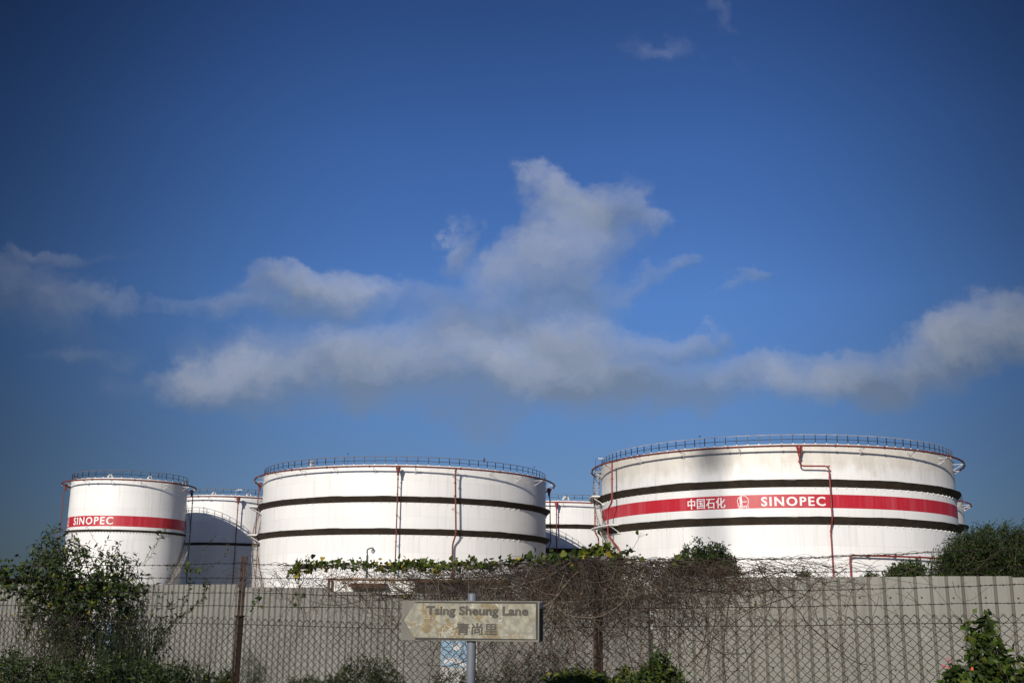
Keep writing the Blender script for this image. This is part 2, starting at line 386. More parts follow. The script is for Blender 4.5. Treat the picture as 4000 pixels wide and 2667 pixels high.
def wrap_text(T, parent, body, x0, x1, ytop, ybot, r, m, bold=.0, space=1., name='lettering', zfix=None, fat=0.):
    V, Fs = text_mesh(body, bold, space); yc = (ytop+ybot)/2
    a0, _ = T.ang(x0, yc, r); a1, _ = T.ang(x1, yc, r)
    if zfix: z0, z1 = zfix
    else:
        xm = (x0+x1)/2; z1 = T.ang(xm, ytop, r)[1]; z0 = T.ang(xm, ybot, r)[1]
    mb = MB(); cx_, cz_ = fat/T.R*57.3, fat
    mb.add([T.loc(a0+(a1-a0)*x, r, z0+(z1-z0)*y) for x, y in V], Fs)
    if fat:
        for q in range(8): mb.add([T.loc(a0+(a1-a0)*x+cx_*math.cos(q*.785), r-.002*(q+1), z0+(z1-z0)*y+cz_*math.sin(q*.785)) for x, y in V], Fs); return mb.build(name, m, parent)
def emblem(T, parent, ac, zc, h, r, m, name='emblem'):
    """round oil company roundel: open circle, three upright strokes, small writing"""
    mb = MB(); sc = h/1000.
    def L(x, y): return T.loc(ac+math.degrees((x-460)*sc/T.R)*.97, r, zc+(500-y)*sc)
    def stroke(pts, wd):
        pts = np.asarray(pts, float); n = len(pts); wd = np.broadcast_to(wd, (n,)); t = np.gradient(pts, axis=0); t /= np.linalg.norm(t, axis=1)[:, None]
        nn = np.stack([-t[:, 1], t[:, 0]], 1); V = []
        for p, q, k in zip(pts, nn, wd): V += [L(*(p+q*k/2)), L(*(p-q*k/2))]
        mb.add(V, [(2*i, 2*i+2, 2*i+3, 2*i+1) for i in range(n-1)])
    A = np.radians(np.linspace(160, -228+360-365, 40)); 
    th = np.radians(np.linspace(165, -55, 44)+0)
    stroke([(470+455*math.cos(q), 455-455*math.sin(q)) for q in np.radians(np.linspace(200, -48, 48))], 42)
    stroke([(215, 130), (255, 990)], 48); stroke([(268, 95), (320, 990)], 48); stroke([(285, 95), (405, 985)], 30); stroke([(350, 60), (405, 985)], 50)
    stroke([(180, 545), (75, 660), (30, 770), (85, 850), (165, 905), (185, 960), (60, 990), (30, 995)], [14, 36, 42, 44, 60, 60, 40, 10])
    stroke([(90, 705), (210, 840)], 32)
    for ch, x0, x1 in (('O', 440, 545), ('P', 575, 670), ('E', 700, 795), ('C', 830, 930)):
        V, Fs = text_mesh(ch, .03); mb.add([L(x0+(x1-x0)*q[0], 980-200*q[1]) for q in V], Fs)
    for i, ch in enumerate('中国石化'):
        V, Fs = text_mesh(ch, .02); mb.add([L(400+i*118+100*q[0], 540-120*q[1]) for q in V], Fs)
    return mb.build(name, m, parent)
def vent(T, parent, a, r, z, kind='hoop', s=1.):
    mb = MB(); p = T.loc(a, r, z); b = basis(T, a)
    if kind == 'hoop':
        mb.tube([p+b[0]*.32*s*math.cos(t)*1+np.array([0, 0, .35*s*max(math.sin(t), 0)+(.0)]) for t in np.linspace(0, math.pi, 12)], .13*s, 8); mb.build('vent_pipe', M_WHITE, parent)
    elif kind == 'drum':
        mb.tube([p-[0, 0, .3], p+[0, 0, .75*s]], .27*s, 12); mb.tube([p+[0, 0, .75*s], p+[0, 0, .9*s]], .36*s, 12); mb.build('roof_vent', M_PALERAIL, parent)
    elif kind == 'mast':
        mb.tube([p, p+[0, 0, 1.5*s]], .02, 5); mb.tube([p+[-.1, 0, 1.5*s], p+[.14, 0, 1.5*s]], .05, 5); mb.build('wind_sensor', M_RAIL, parent)
    elif kind == 'lamp':
        mb.tube([p, p+[0, 0, 1.5], p+[.9*s, 0, 1.65]], .03, 5); mb.box(p+np.array([.6*s, 0, 1.62]), (1.1, .2, .12)); mb.build('floodlight', M_WHITE, parent)

# -- the big banded tank on the right
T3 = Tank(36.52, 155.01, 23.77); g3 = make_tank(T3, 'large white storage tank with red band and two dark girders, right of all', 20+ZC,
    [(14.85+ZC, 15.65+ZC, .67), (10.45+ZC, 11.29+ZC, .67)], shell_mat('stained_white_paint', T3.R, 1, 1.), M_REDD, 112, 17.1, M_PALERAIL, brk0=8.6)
mb = MB(); cyl(T3, mb, T3.R+.012, 12.42+ZC, T3.R+.012, 14.0+ZC, 192, -120, 150); mb.build('red_band', M_BAND, g3, smooth=True)
rT = T3.R+.03
wrap_text(T3, g3, 'SINOPEC', 2973, 3223, 1938.5, 1975, rT, M_LETTER, .015, 1.22, fat=.045)
wrap_text(T3, g3, '中国石化', 2686, 2832, 1945, 1986, rT, M_LETTER, .004, 1.06, fat=.035)
ae, ze = T3.ang(2902, 1960, rT); emblem(T3, g3, ae, ze, 1.5, rT, M_LETTER)
zr = 19.58+ZC
a1 = T3.ang(3121, 1760, T3.R+1.)[0]; a2 = T3.ang(3238, 1825, T3.R+1.)[0]
riser(T3, g3, [(a1, T3.R+1.1, zr-1.2), (a1, T3.R+1., T3.ang(3126, 1819, T3.R+1.)[1]), (a2, T3.R+1., T3.ang(3238, 1820, T3.R+1.)[1]), (a2+.1, T3.R+1., 10.9+ZC), (a2-.1, T3.R+.45, 9.9+ZC), (a2-.1, T3.R+.45, .3)], .095, M_RED,
      hopper=(a1, T3.R+1.2, zr+.02, 1.), flanges=[(a2, T3.R+1., z+ZC) for z in (17.2, 15.9, 12.5)]+[(a2-.1, T3.R+.45, z+ZC) for z in (9.7, 5.2, 2)], ties=[(a2-.1, T3.R+.45, z+ZC) for z in (9.2, 6.8, 4.2)]+[(a1, T3.R+1., 17.9+ZC)])
b1 = T3.ang(3322, 2200, T3.R+.6)[0]; b2 = T3.ang(3720, 2180, T3.R+.6)[0]; zb = T3.ang(3322, 2168, T3.R+.6)[1]
mb = MB(); mb.tube(bend([T3.loc(b1, T3.R+.6, .2), T3.loc(b1, T3.R+.6, zb-.4)]), .11, 10)
pts = [T3.loc(b1, T3.R+.6, .2)]+bend([T3.loc(b1, T3.R+.6, zb-1), T3.loc(b1, T3.R+.6, zb), T3.loc(b1+2.5, T3.R+.6, zb)], .4)+[T3.loc(a, T3.R+.6, zb) for a in np.linspace(b1+4, b2, 16)]
mb = MB(); mb.tube(pts, .11, 10)
for a in (b1+5.5, b1+14, b1+23): mb.tube([T3.loc(a-.2, T3.R+.6, zb), T3.loc(a+.2, T3.R+.6, zb)], .17, 10); mb.box((T3.loc(a, T3.R+.6, zb)+T3.loc(a, T3.R, zb))/2, (.07, .6, .07), 0, basis(T3, a))
mb.tube([T3.loc(b1, T3.R+.6, zb-1.1), T3.loc(b1, T3.R+.6, zb-.95)], .17, 10)
mb.build('header_pipe', M_RED, g3)
c1 = T3.ang(2388, 1900, T3.R+1.2)[0]
def A3(px, py, dr): a, z = T3.ang(px, py, T3.R+dr); return (a, T3.R+dr, z)
riser(T3, g3, [(A3(2391, 1810, 1.37)[0], T3.R+1.37, zr), A3(2391, 1960, 1.5), A3(2374, 1990, 1.6), A3(2375, 2092, 1.6), A3(2421, 2145, .8), (A3(2421, 2145, .8)[0], T3.R+.8, .3)], .115, M_RED,
      flanges=[A3(2391, 1870, 1.4), A3(2374, 2055, 1.6), A3(2391, 1948, 1.5)])
def S3(px, py, r, a):  # height of a point beside the silhouette
    p = T3.wld(a, r, 0); d = ray(px, py); return CAMZ+d[2]/math.hypot(d[0], d[1])*math.hypot(p[0], p[1])
d1 = -83.; rr3 = T3.R+1.0
riser(T3, g3, [(-84, rr3, 17+ZC), (-84, rr3, S3(2336, 2080, rr3, -84)), (-80, T3.R+.5, S3(2349, 2103, rr3, -83)), (-80, T3.R+.5, .3)], .1, M_RED, flanges=[(-84, rr3, 14+ZC), (-80, T3.R+.5, 9.6+ZC)])
st3 = stair(T3, g3, -92, 20+ZC, -30, -1.8+ZC, T3.R+.35, T3.R+1.15, M_CREAM)
platform(T3, g3, -97, -71, T3.R+.2, T3.R+1.75, 15.75+ZC); platform(T3, g3, -74, -54, T3.R+.3, T3.R+1.75, 11.35+ZC)
mb = MB(); ap = -93.
for a in (-92, -95, -98):
    for r in (T3.R+.3, T3.R+1.3): mb.box(T3.loc(a, r, 20.55+ZC), (.05, .05, 1.1), 0, basis(T3, a))
for h in (.55, 1.1):
    for r in (T3.R+.3, T3.R+1.3): mb.tube([T3.loc(-92, r, 20+ZC+h), T3.loc(-98, r, 20+ZC+h)], .025, 5)
    mb.tube([T3.loc(-98, T3.R+.3, 20+ZC+h), T3.loc(-98, T3.R+1.3, 20+ZC+h)], .025, 5)
for z_ in (19.95, 20.05): cyl(T3, mb, T3.R, z_+ZC, T3.R+1.35, z_+ZC, 4, -98, -92, 1)
mb.build('stair_head_landing', [M_RAIL, M_WHITE], g3)
pL = T3.loc(-93, T3.R+1.35, 20+ZC); mb = MB(); mb.tube([pL, pL+[0, 0, 2.05], pL+[.25, 0, 2.25], pL+[1.35, 0, 2.3]], .03, 6); mb.box(pL+np.array([.85, 0, 2.24]), (.95, .16, .1), 1); mb.build('floodlight', [M_RAIL, M_WHITE], g3)
vent(T3, g3, T3.ang(2731, 1750, T3.R)[0], T3.R-.3, 20+ZC, 'mast')
vent(T3, g3, -76, T3.R-.8, 20.2+ZC, 'hoop', .5)

# -- the wide plain tank in the middle
T2 = Tank(-16.53, 175.58, 22.05); SH = shell_mat('white_tank_paint', 22.05, 0, .5)
g2 = make_tank(T2, 'wide white storage tank with two dark girders and no red band, in the middle', 20+ZC, [(14.8+ZC, 15.54+ZC, .67), (10.39+ZC, 11.15+ZC, .67)], SH, M_REDD, 92, 14.4, M_RUSTRAIL, brk0=3.)
def A2(px, py, dr): a, z = T2.ang(px, py, T2.R+dr); return (a, T2.R+dr, z)
a = A2(1556, 1830, 1.)[0]
riser(T2, g2, [(a, T2.R+1.1, zr-1.2), (a, T2.R+1.0, zr-1.8), (a, T2.R+1.0, .3)], .085, M_REDD, hopper=(a, T2.R+1.2, zr+.02, 1.), flanges=[(a, T2.R+1., z+ZC) for z in (17.9, 15.8, 13, 9.4, 6, 3)], ties=[(a, T2.R+1., z+ZC) for z in (17, 13, 9, 5.2)])
a = A2(1781, 1832, 1.37)[0]; q = A2(1779, 2085, 1.)
riser(T2, g2, [(a, T2.R+1.37, zr), (a, T2.R+1.2, zr-1), (q[0], T2.R+1.2, q[2]), (A2(1768, 2125, .5)[0], T2.R+.5, A2(1768, 2125, .5)[2]), (A2(1767, 2205, .5)[0], T2.R+.5, .3)], .12, M_REDD,
      flanges=[(a, T2.R+1.2, 17.6+ZC), (a, T2.R+1.2, 15.8+ZC), (q[0], T2.R+1.2, 10.9+ZC)], ties=[(a, T2.R+1.2, 14.1+ZC), (a, T2.R+1.2, 18.6+ZC)])
for sgn, m_ in ((-1, M_REDD), (1, M_RUSTRAIL)):
    a = sgn*88.; riser(T2, g2, [(a, T2.R+.6, zr-.8), (a, T2.R+.75, zr-1.8), (a, T2.R+.85, 11.3+ZC), (a, T2.R+.85, 10.9+ZC), (a, T2.R+.4, 9.9+ZC), (a, T2.R+.4, .3)], .085, M_REDD, hopper=(a, T2.R+.62, zr-.15, 1.), flanges=[(a, T2.R+.8, z+ZC) for z in (17.5, 14)])
stair(T2, g2, -113, 20+ZC, -50, -1.6+ZC, T2.R+.3, T2.R+1.15, M_CREAM)
platform(T2, g2, -103, -82, T2.R+.2, T2.R+1.9, 15.6+ZC); platform(T2, g2, -101, -77, T2.R+.2, T2.R+1.9, 11.2+ZC)
a, z_ = T2.ang(1197, 1826, T2.R); vent(T2, g2, a, T2.R-1., 20.1+ZC, 'drum'); vent(T2, g2, T2.ang(1357, 1810, T2.R)[0], T2.R-.1, 20.1+ZC, 'mast'); vent(T2, g2, T2.ang(2096, 1860, T2.R)[0], T2.R-.4, 20+ZC, 'mast', 1.1)
wrap_text(T2, g2, '1213', 1213, 1264, 2217, 2230.5, T2.R+.02, M_TAR, .01, 1.15)

# -- the smaller banded tank on the left
T1 = Tank(-61.96, 180.97, 9.0); g1 = make_tank(T1, 'narrow white storage tank with red band, leftmost', 20+ZC, [(11.72+ZC, 12.02+ZC, .3)], shell_mat('white_tank_paint_narrow', 9., 0, .3), M_REDD, 40, 26., M_RUSTRAIL, brk0=9., wob=.01)
mb = MB(); cyl(T1, mb, 9.012, 12.58+ZC, 9.012, 14.2+ZC, 96, -130, 130); mb.build('red_band', M_BAND, g1, smooth=True)
wrap_text(T1, g1, 'SINOPEC', 288, 441, 2017, 2047, 9.03, M_LETTER, .015, 1.22, fat=.03)
emblem(T1, g1, T1.ang(269, 2035, 9.03)[0]-2, 13.4+ZC, 1.4, 9.03, M_LETTER)
for a, m_ in ((-86., M_REDD), (93., M_RAIL)):
    riser(T1, g1, [(a, T1.R+.9, zr-.8), (a, T1.R+.95, zr-1.5), (a, T1.R+.95, .3)], .075, m_, hopper=(a, T1.R+.7, zr-.15, .8), flanges=[(a, T1.R+.95, z+ZC) for z in (17.4, 15.2, 10, 6)], ties=[(a, T1.R+.95, z+ZC) for z in (16.2, 12.6, 8)])
stair(T1, g1, 131, 20+ZC, 17, -1.7+ZC, T1.R+.2, T1.R+.95, M_CREAM)
for px in (426, 592): vent(T1, g1, T1.ang(px, 1866, T1.R)[0], T1.R-.5, 20.1+ZC, 'hoop', 1.1)
vent(T1, g1, T1.ang(636, 1875, T1.R)[0], T1.R-.3, 20+ZC, 'mast', .6)

# -- the tanks standing behind
T4 = Tank(-52.16, 207.77, 11.); g4 = make_tank(T4, 'white storage tank half in shade, between the leftmost and the middle tank', 20+ZC, [(11.24+ZC, 11.63+ZC, .3)], shell_mat('white_tank_paint_shaded', 11., 0, .3), M_REDD, 48, 22., M_RUSTRAIL, brk0=4., wob=.01)
a = T4.ang(931, 1950, T4.R+1)[0]
riser(T4, g4, [(a, T4.R+1.1, zr-1.), (a, T4.R+1., zr-1.6), (a, T4.R+1., .3)], .085, M_REDD, hopper=(a, T4.R+1.2, zr+.02, 1.), flanges=[(a, T4.R+1., z+ZC) for z in (17.4, 15.2, 10, 6)], ties=[(a, T4.R+1., 14+ZC)])
for px in (833, 975): vent(T4, g4, T4.ang(px, 1938, T4.R)[0], T4.R-.5, 20.1+ZC, 'hoop', 1.1)
vent(T4, g4, T4.ang(920, 1938, T4.R)[0], T4.R-.3, 20+ZC-.6, 'lamp')
T5 = Tank(7.9, 223.94, 22.04); g5 = make_tank(T5, 'white storage tank showing in the gap between the middle and the right tank', 20+ZC, [(15.01+ZC, 15.7+ZC, .67), (10.64+ZC, 11.43+ZC, .67)], SH, M_RED, 92, 16., M_RUSTRAIL, brk0=6.)
a = T5.ang(2174, 1965, T5.R+1)[0]
riser(T5, g5, [(a, T5.R+1.1, zr-1.), (a, T5.R+1., zr-1.6), (a, T5.R+1., .3)], .1, M_RED, hopper=(a, T5.R+1.2, zr+.02, 1.), flanges=[(a, T5.R+1., z+ZC) for z in (17.4, 15.2, 13, 10, 6)], ties=[(a, T5.R+1., 13+ZC)])
vent(T5, g5, T5.ang(2213, 1960, T5.R)[0], T5.R-.7, 20.2+ZC, 'hoop', 1.6)
T6 = Tank(61.2, 209., 22.); g6 = make_tank(T6, 'white storage tank peeping out behind the right edge of the largest tank', 20+ZC, [(15.01+ZC, 15.75+ZC, .67), (10.64+ZC, 11.43+ZC, .67)], SH, M_RED, 92, 12., M_RUSTRAIL, brk0=5.)

# shaft added unseen behind the camera: its soft shadow falls down the right tank
tp = T3.wld(T3.ang(2775, 1950, T3.R)[0], T3.R, 0); dist = 520.
cb = np.array([tp[0]-math.sin(SUN_AZ)*dist, tp[1]-math.cos(SUN_AZ)*dist, 0])
mb = MB(); mb.tube([(0, 0, 0), (0, 0, 120), (0, 0, 228)], [1.7, 1.0, .80], 32); gch = empty('shadow_caster', cb, 'tall shaft far behind the viewer, added out of frame to shade the right tank', 'shadow_caster')
mb.build('caster_shaft', mat('concrete', (.42, .40, .37), None, .85), gch)
mb = MB(); mb.tube([(0, 0, 220), (0, 0, 222)], [1.9, 1.9], 32); mb.build('caster_collar', M_RAIL, gch)

# ------------------------------------------------------------------ ground
mb = MB(); mb.add([(-3000, -1500, 0), (3000, -1500, 0), (3000, 4500, 0), (-3000, 4500, 0)], [(0, 1, 2, 3)])
tag(mb.build('ground', mat('earth_and_weeds', (.10, .10, .06), (.16, .14, .10), .95, scale=.8, detail=8)), kind='structure')
mb = MB(); mb.add([(-40, -6, .004), (40, -6, .004), (40, 5.2, .004), (-40, 5.2, .004)], [(0, 1, 2, 3)])
tag(mb.build('road', mat('asphalt', (.055, .055, .055), (.04, .04, .04), .9, scale=6)), kind='structure')
mb = MB(); mb.box((0, 6.6, .06), (80, 2.8, .13))
tag(mb.build('pavement', mat('concrete_paving', (.30, .29, .27), (.22, .21, .2), .9, scale=3)), kind='structure')

# ------------------------------------------------------------------ corrugated hoardings
M_HOARD = mat('grey_corrugated_sheet', (.222, .218, .200), (.165, .160, .145), .62, scale=.9, stretch=(1, 1, .25), spec=.3)
M_HOARD2 = mat('beige_grey_corrugated_sheet', (.226, .220, .192), (.175, .168, .145), .62, scale=.7, stretch=(1, 1, .3), spec=.3)
M_BOLT = mat('bolt_head', (.06, .045, .035), None, .7)
def dirt_sheet(nm, c1, c2):
    m = bpy.data.materials.new(nm); m.use_nodes = True; t = NT(m.node_tree); b = t.n['Principled BSDF']; b.inputs['Roughness'].default_value = .6; b.inputs['Specular IOR Level'].default_value = .3
    oc = t.new('ShaderNodeTexCoord').outputs['Object']; X, Y, Z = t.sep(oc)
    n = t.noise(t.vmath('MULTIPLY', oc, (1, 1, .5)), 1.1, 5, .6); k = t.noise(t.vmath('MULTIPLY', oc, (9., 9., .35)), 1.3, 5, .65)
    c = t.mix(t.rng(n, .35, .68), rgb(*c1), rgb(*c2)); c = t.mix(t.math('MULTIPLY', t.rng(k, .53, .72), .55), c, rgb(.095, .088, .072))
    c = t.mix(t.math('MULTIPLY', t.rng(t.noise(oc, 3.1, 7, .7), .60, .66), .35), c, rgb(.30, .295, .275))
    rn = t.noise(t.vmath('MULTIPLY', oc, (22., 22., .5)), 1., 2, .4); c = t.mix(t.math('MULTIPLY', t.rng(rn, .70, .76), .5), c, rgb(.16, .085, .04))
    t.put(b.inputs['Base Color'], c)
    bn = t.new('ShaderNodeBump'); bn.inputs['Strength'].default_value = .25; bn.inputs['Distance'].default_value = .02; t.put(bn.inputs['Height'], t.noise(oc, 4, 3)); t.l.new(bn.outputs[0], b.inputs['Normal'])
    return m
M_HOARD = dirt_sheet('grey_corrugated_sheet', (.212, .209, .188), (.162, .158, .140)); M_HOARD2 = dirt_sheet('beige_grey_corrugated_sheet', (.220, .215, .186), (.172, .167, .142))
def hoarding(name, label, Pa, Pb, w_, dep, tops, m, sheets, prof, bolts):
    """Pa, Pb plan ends, tops: list of (fraction, height)"""
    Pa, Pb = np.array(Pa, float), np.array(Pb, float); L = np.linalg.norm(Pb-Pa); e = (Pb-Pa)/L; nrm = np.array([e[1], -e[0]])
    if nrm[1] > 0: nrm = -nrm
    g = empty(name, (Pa[0], Pa[1], 0), label, 'hoarding', 'corrugated steel hoardings'); g0 = np.array([Pa[0], Pa[1], 0])
    sw = w_*sheets; n = int(math.ceil(L/sw))
    for k in range(n):
        s0 = k*sw; h = np.interp((s0+sw/2)/L, [q[0] for q in tops], [q[1] for q in tops])+random.uniform(-.012, .012)
        pts = []
        lean = random.uniform(-.006, .006)
        for j in range(sheets+1):
            for (f, d) in prof:
                s_ = s0+(j+f)*w_
                if j == sheets and f > 0: break
                pts.append((min(s_, L), d*dep))
        V = []
        for s_, d in pts:
            p = e*s_+nrm*(d+lean+.002*(k % 2))
            V += [(p[0], p[1], 0), (p[0], p[1], h)]
        mb = MB(); mb.add(V, [(2*i, 2*i+2, 2*i+3, 2*i+1) for i in range(len(pts)-1)])
        for zf in bolts:
            for j in range(0, sheets, 2):
                s_ = s0+(j+prof[1][0]*.5)*w_
                if s_ > L: continue
                p = e*s_+nrm*(dep*prof[0][1]+.008); mb.box((p[0], p[1], zf+.004*math.sin(j+k)), (.016, .016, .016), 1)
        mb.build('sheet', [m, M_BOLT], g)
    # rail and posts at the back
    mb = MB()
    for zf in bolts: a = -nrm*(.05); mb.box(np.array([*(e*L/2+a), zf]), (L, .04, .06), 0, [[e[0], e[1], 0], [nrm[0], nrm[1], 0], [0, 0, 1]])
    mb.build('back_rail', M_BOLT, g)
    return g, e, nrm
PROF = [(0, 1), (.30, 1), (.33, .93), (.36, 1), (.64, 1), (.73, 0), (.90, 0), (1.0, 1)]
PROFB = [(0, 1), (.50, 1), (.53, 1.04), (.61, 1.04), (.66, .97), (.74, .97), (.76, 1), (.78, 1), (.93, 0), (.94, 0), (1.0, 1)]
HA, HB = (-11.5, 24.6), (-1.62, 18.87)
hoarding('hoarding', 'far grey corrugated hoarding stepping down towards the right, left half of the picture', HA, HB, .135, .036,
         [(0, 2.24), (.35, 2.22), (.62, 2.19), (.66, 2.15), (.8, 2.12), (.86, 2.08), (.93, 2.02), (1, 1.99)], M_HOARD, 8, PROF, (1.62, .9))
hoarding('hoarding', 'low middle stretch of grey hoarding behind the dead vines', (-1.62, 18.85), (1.78, 14.5), .15, .036,
         [(0, 2.02), (1, 1.97)], M_HOARD, 6, PROF, (1.62, .9))
HC, HD = (1.81, 14.4), (8.2, 12.55)
hoarding('hoarding', 'tall nearer beige-grey hoarding with wide ribs, right half of the picture', HC, HD, .176, .035, [(0, 2.175), (1, 2.165)], M_HOARD2, 6, PROFB, (1.93, 1.10))

# ------------------------------------------------------------------ drainage boards fixed to the hoarding
M_BOARD = mat('white_enamel', (.42, .41, .385), (.36, .35, .33), .5, scale=2)
M_BLUE = mat('light_blue_print', (.27, .39, .48), (.22, .33, .43), .5, scale=2); M_INKGAP = mat('black_print_and_gap_shade', (.03, .03, .03), None, .6)
M_GREYP = mat('white_print', (.62, .62, .62), None, .5)
def board(px0, px1, pyt, P0, P1, label, logo):
    P0 = np.array([P0[0], P0[1], 0]); P1 = np.array([P1[0], P1[1], 0]); e = (P1-P0)/np.linalg.norm(P1-P0); n = np.array([e[1], -e[0], 0]); n = n if n[1] < 0 else -n
    Q0 = P0+n*.045
    a = hit(px0, 2450, Q0, n); b = hit(px1, 2450, Q0, n); top = hit((px0+px1)/2, pyt, Q0, n)[2]
    wd = np.linalg.norm((b-a)[:2]); o = np.array([a[0], a[1], 0])
    g = empty('notice_board', (o[0], o[1], .0), label, 'notice board', 'white drainage notice boards on the hoarding')
    ax = [e, n, [0, 0, 1]]; mb = MB(); mb.box(e*wd/2+np.array([0, 0, (top+.5)/2]), (wd, .012, top-.5), 0, ax); mb.build('panel', M_BOARD, g)
    def flat(V, Fs, x0, x1, z0, z1, m, nm, off=.010):
        mb = MB(); mb.add([e*(x0+(x1-x0)*v[0])+n*off+np.array([0, 0, z0+(z1-z0)*v[1]]) for v in V], Fs); return mb.build(nm, m, g)
    zz = lambda py: hit((px0+px1)/2, py, Q0, n)[2]
    if logo[0]:
        for body, y0, y1, x0, x1 in logo[0]:
            V, Fs = text_mesh(body, .02); flat(V, Fs, x0*wd, x1*wd, zz(y1), zz(y0), M_INKGAP, 'lettering')
    y0, y1 = logo[1]; z1, z0 = zz(y0), zz(y1)
    V = [(0, 0), (1, 0), (1, 1), (0, 1)]; flat(V, [(0, 1, 2, 3)], .02*wd, .84*wd, z0, z1, M_BLUE, 'logo_field', .009)
    th = np.linspace(0, 2*math.pi, 25)[:-1]
    flat([(.5+.5*math.cos(t), .5+.5*math.sin(t)) for t in th], [tuple(range(24))], .32*wd, .58*wd, z0+(z1-z0)*.62, z0+(z1-z0)*.9, M_GREYP, 'logo_mark', .011)
    sw = [(0, .35), (.2, .55), (.4, .62), (.62, .48), (.8, .3), (1, .22), (1, .0), (.8, .05), (.6, .16), (.42, .3), (.2, .2), (0, .02)]
    flat([(x, y) for x, y in sw], [tuple(range(len(sw)))], .1*wd, .8*wd, z0+(z1-z0)*.02, z0+(z1-z0)*.6, M_GREYP, 'logo_mark', .012)
board(356, 458, 2288, HA, HB, 'white notice board with DRAINAGE SERVICES lettering behind the large bush',
      ([('DRAINAGE', 2352, 2369, .14, .84), ('SERVICES', 2375, 2391, .16, .74), ('DEPARTMENT', 2397, 2413, .05, .82)], (2427, 2546)))
board(1725, 1866, 2440, (-1.62, 18.85), (1.78, 14.5), 'white notice board with pale blue mark, seen below the street name sign', ([], (2500, 2606)))

# ------------------------------------------------------------------ chain-link fence
FL = lambda X: 10.23-.307*X
FP0 = np.array([0, 10.23, 0]); FE = np.array([1, -.307, 0]); FE = FE/np.linalg.norm(FE); FN = np.array([-.307, -1, 0]); FN = FN/np.linalg.norm(FN)
def fh(px, py, off=0.): return hit(px, py, FP0+FN*off, FN)
M_WIRE = mat('rusty_wire', (.026, .018, .019), (.018, .014, .016), .8, scale=6, spec=.08)
M_RUST = mat('rusty_angle_iron', (.06, .038, .026), (.028, .018, .013), .8, scale=3, stretch=(1, 1, .5), bump=.3, spec=.1)
M_RUSTD = mat('dark_rusty_iron', (.016, .012, .010), (.03, .018, .012), .85, scale=5, stretch=(1, 1, .3), spec=.06)
M_IRONP = mat('pale_flaked_iron', (.09, .075, .058), (.03, .02, .014), .8, scale=7, stretch=(1, 1, .35), spec=.1)
fence = empty('chain_link_fence', (0, 10.23, 0), 'rusty chain-link fence with four barbed wires on iron posts', 'fence')
def kn(tab):
    xs = [q[0] for q in tab]; return lambda px: np.interp(px, xs, [q[1] for q in tab])
STR = [[(-250, 2212), (650, 2206), (937, 2200), (1200, 2207), (1500, 2214), (1900, 2208), (2355, 2178), (2700, 2186), (3100, 2181), (3313, 2170), (3483, 2164), (3675, 2155), (4250, 2140)],
       [(-250, 2258), (650, 2257), (940, 2256), (1200, 2259), (1600, 2264), (2355, 2232), (2700, 2240), (3100, 2236), (3355, 2230), (3700, 2222), (4250, 2208)],
       [(-250, 2312), (500, 2313), (937, 2314), (1300, 2323), (1800, 2326), (2355, 2306), (2700, 2309), (3100, 2305), (3483, 2298), (3950, 2283), (4250, 2276)],
       [(-250, 2362), (500, 2363), (937, 2366), (1350, 2372), (1800, 2378), (2355, 2374), (2700, 2374), (3100, 2368), (3525, 2361), (3993, 2353), (4250, 2348)]]
for si, tab in enumerate(STR):
    f = kn(tab); mb = MB(); xs = np.arange(-250, 4251, 22.)
    P_ = np.array([fh(x, f(x)+1.2*math.sin(x*.013+si*2)+.7*math.sin(x*.05), .03) for x in xs])
    cum = np.r_[0, np.cumsum(np.linalg.norm(np.diff(P_, axis=0), axis=1))]; L = cum[-1]
    ss = np.arange(0, L, .02); Q_ = np.stack([np.interp(ss, cum, P_[:, i]) for i in range(3)], 1)
    for ph in (0, math.pi):
        mb.tube(Q_+.0024*np.stack([0*ss, np.cos(ss*90+ph), np.sin(ss*90+ph)], 1), .0019, 3, cap=False)
    for s_ in np.arange(.02, L, .083):
        s2 = s_+random.uniform(-.006, .006); c = np.array([np.interp(s2, cum, P_[:, i]) for i in range(3)])
        mb.box(c, (.012, .008, .008))
        for q in range(4):
            a = q*1.57+random.uniform(0, 1.5); d = np.array([random.uniform(-.5, .5), math.cos(a), math.sin(a)]); d = d/np.linalg.norm(d)
            o_ = c+FE*random.choice((-.004, .004)); mb.tube([o_-d*.002, o_+d*.017], [.0019, .0008], 3, cap=False)
    mb.build('barbed_wire', M_WIRE, fence, origin=None).location = (0, -10.23, 0)
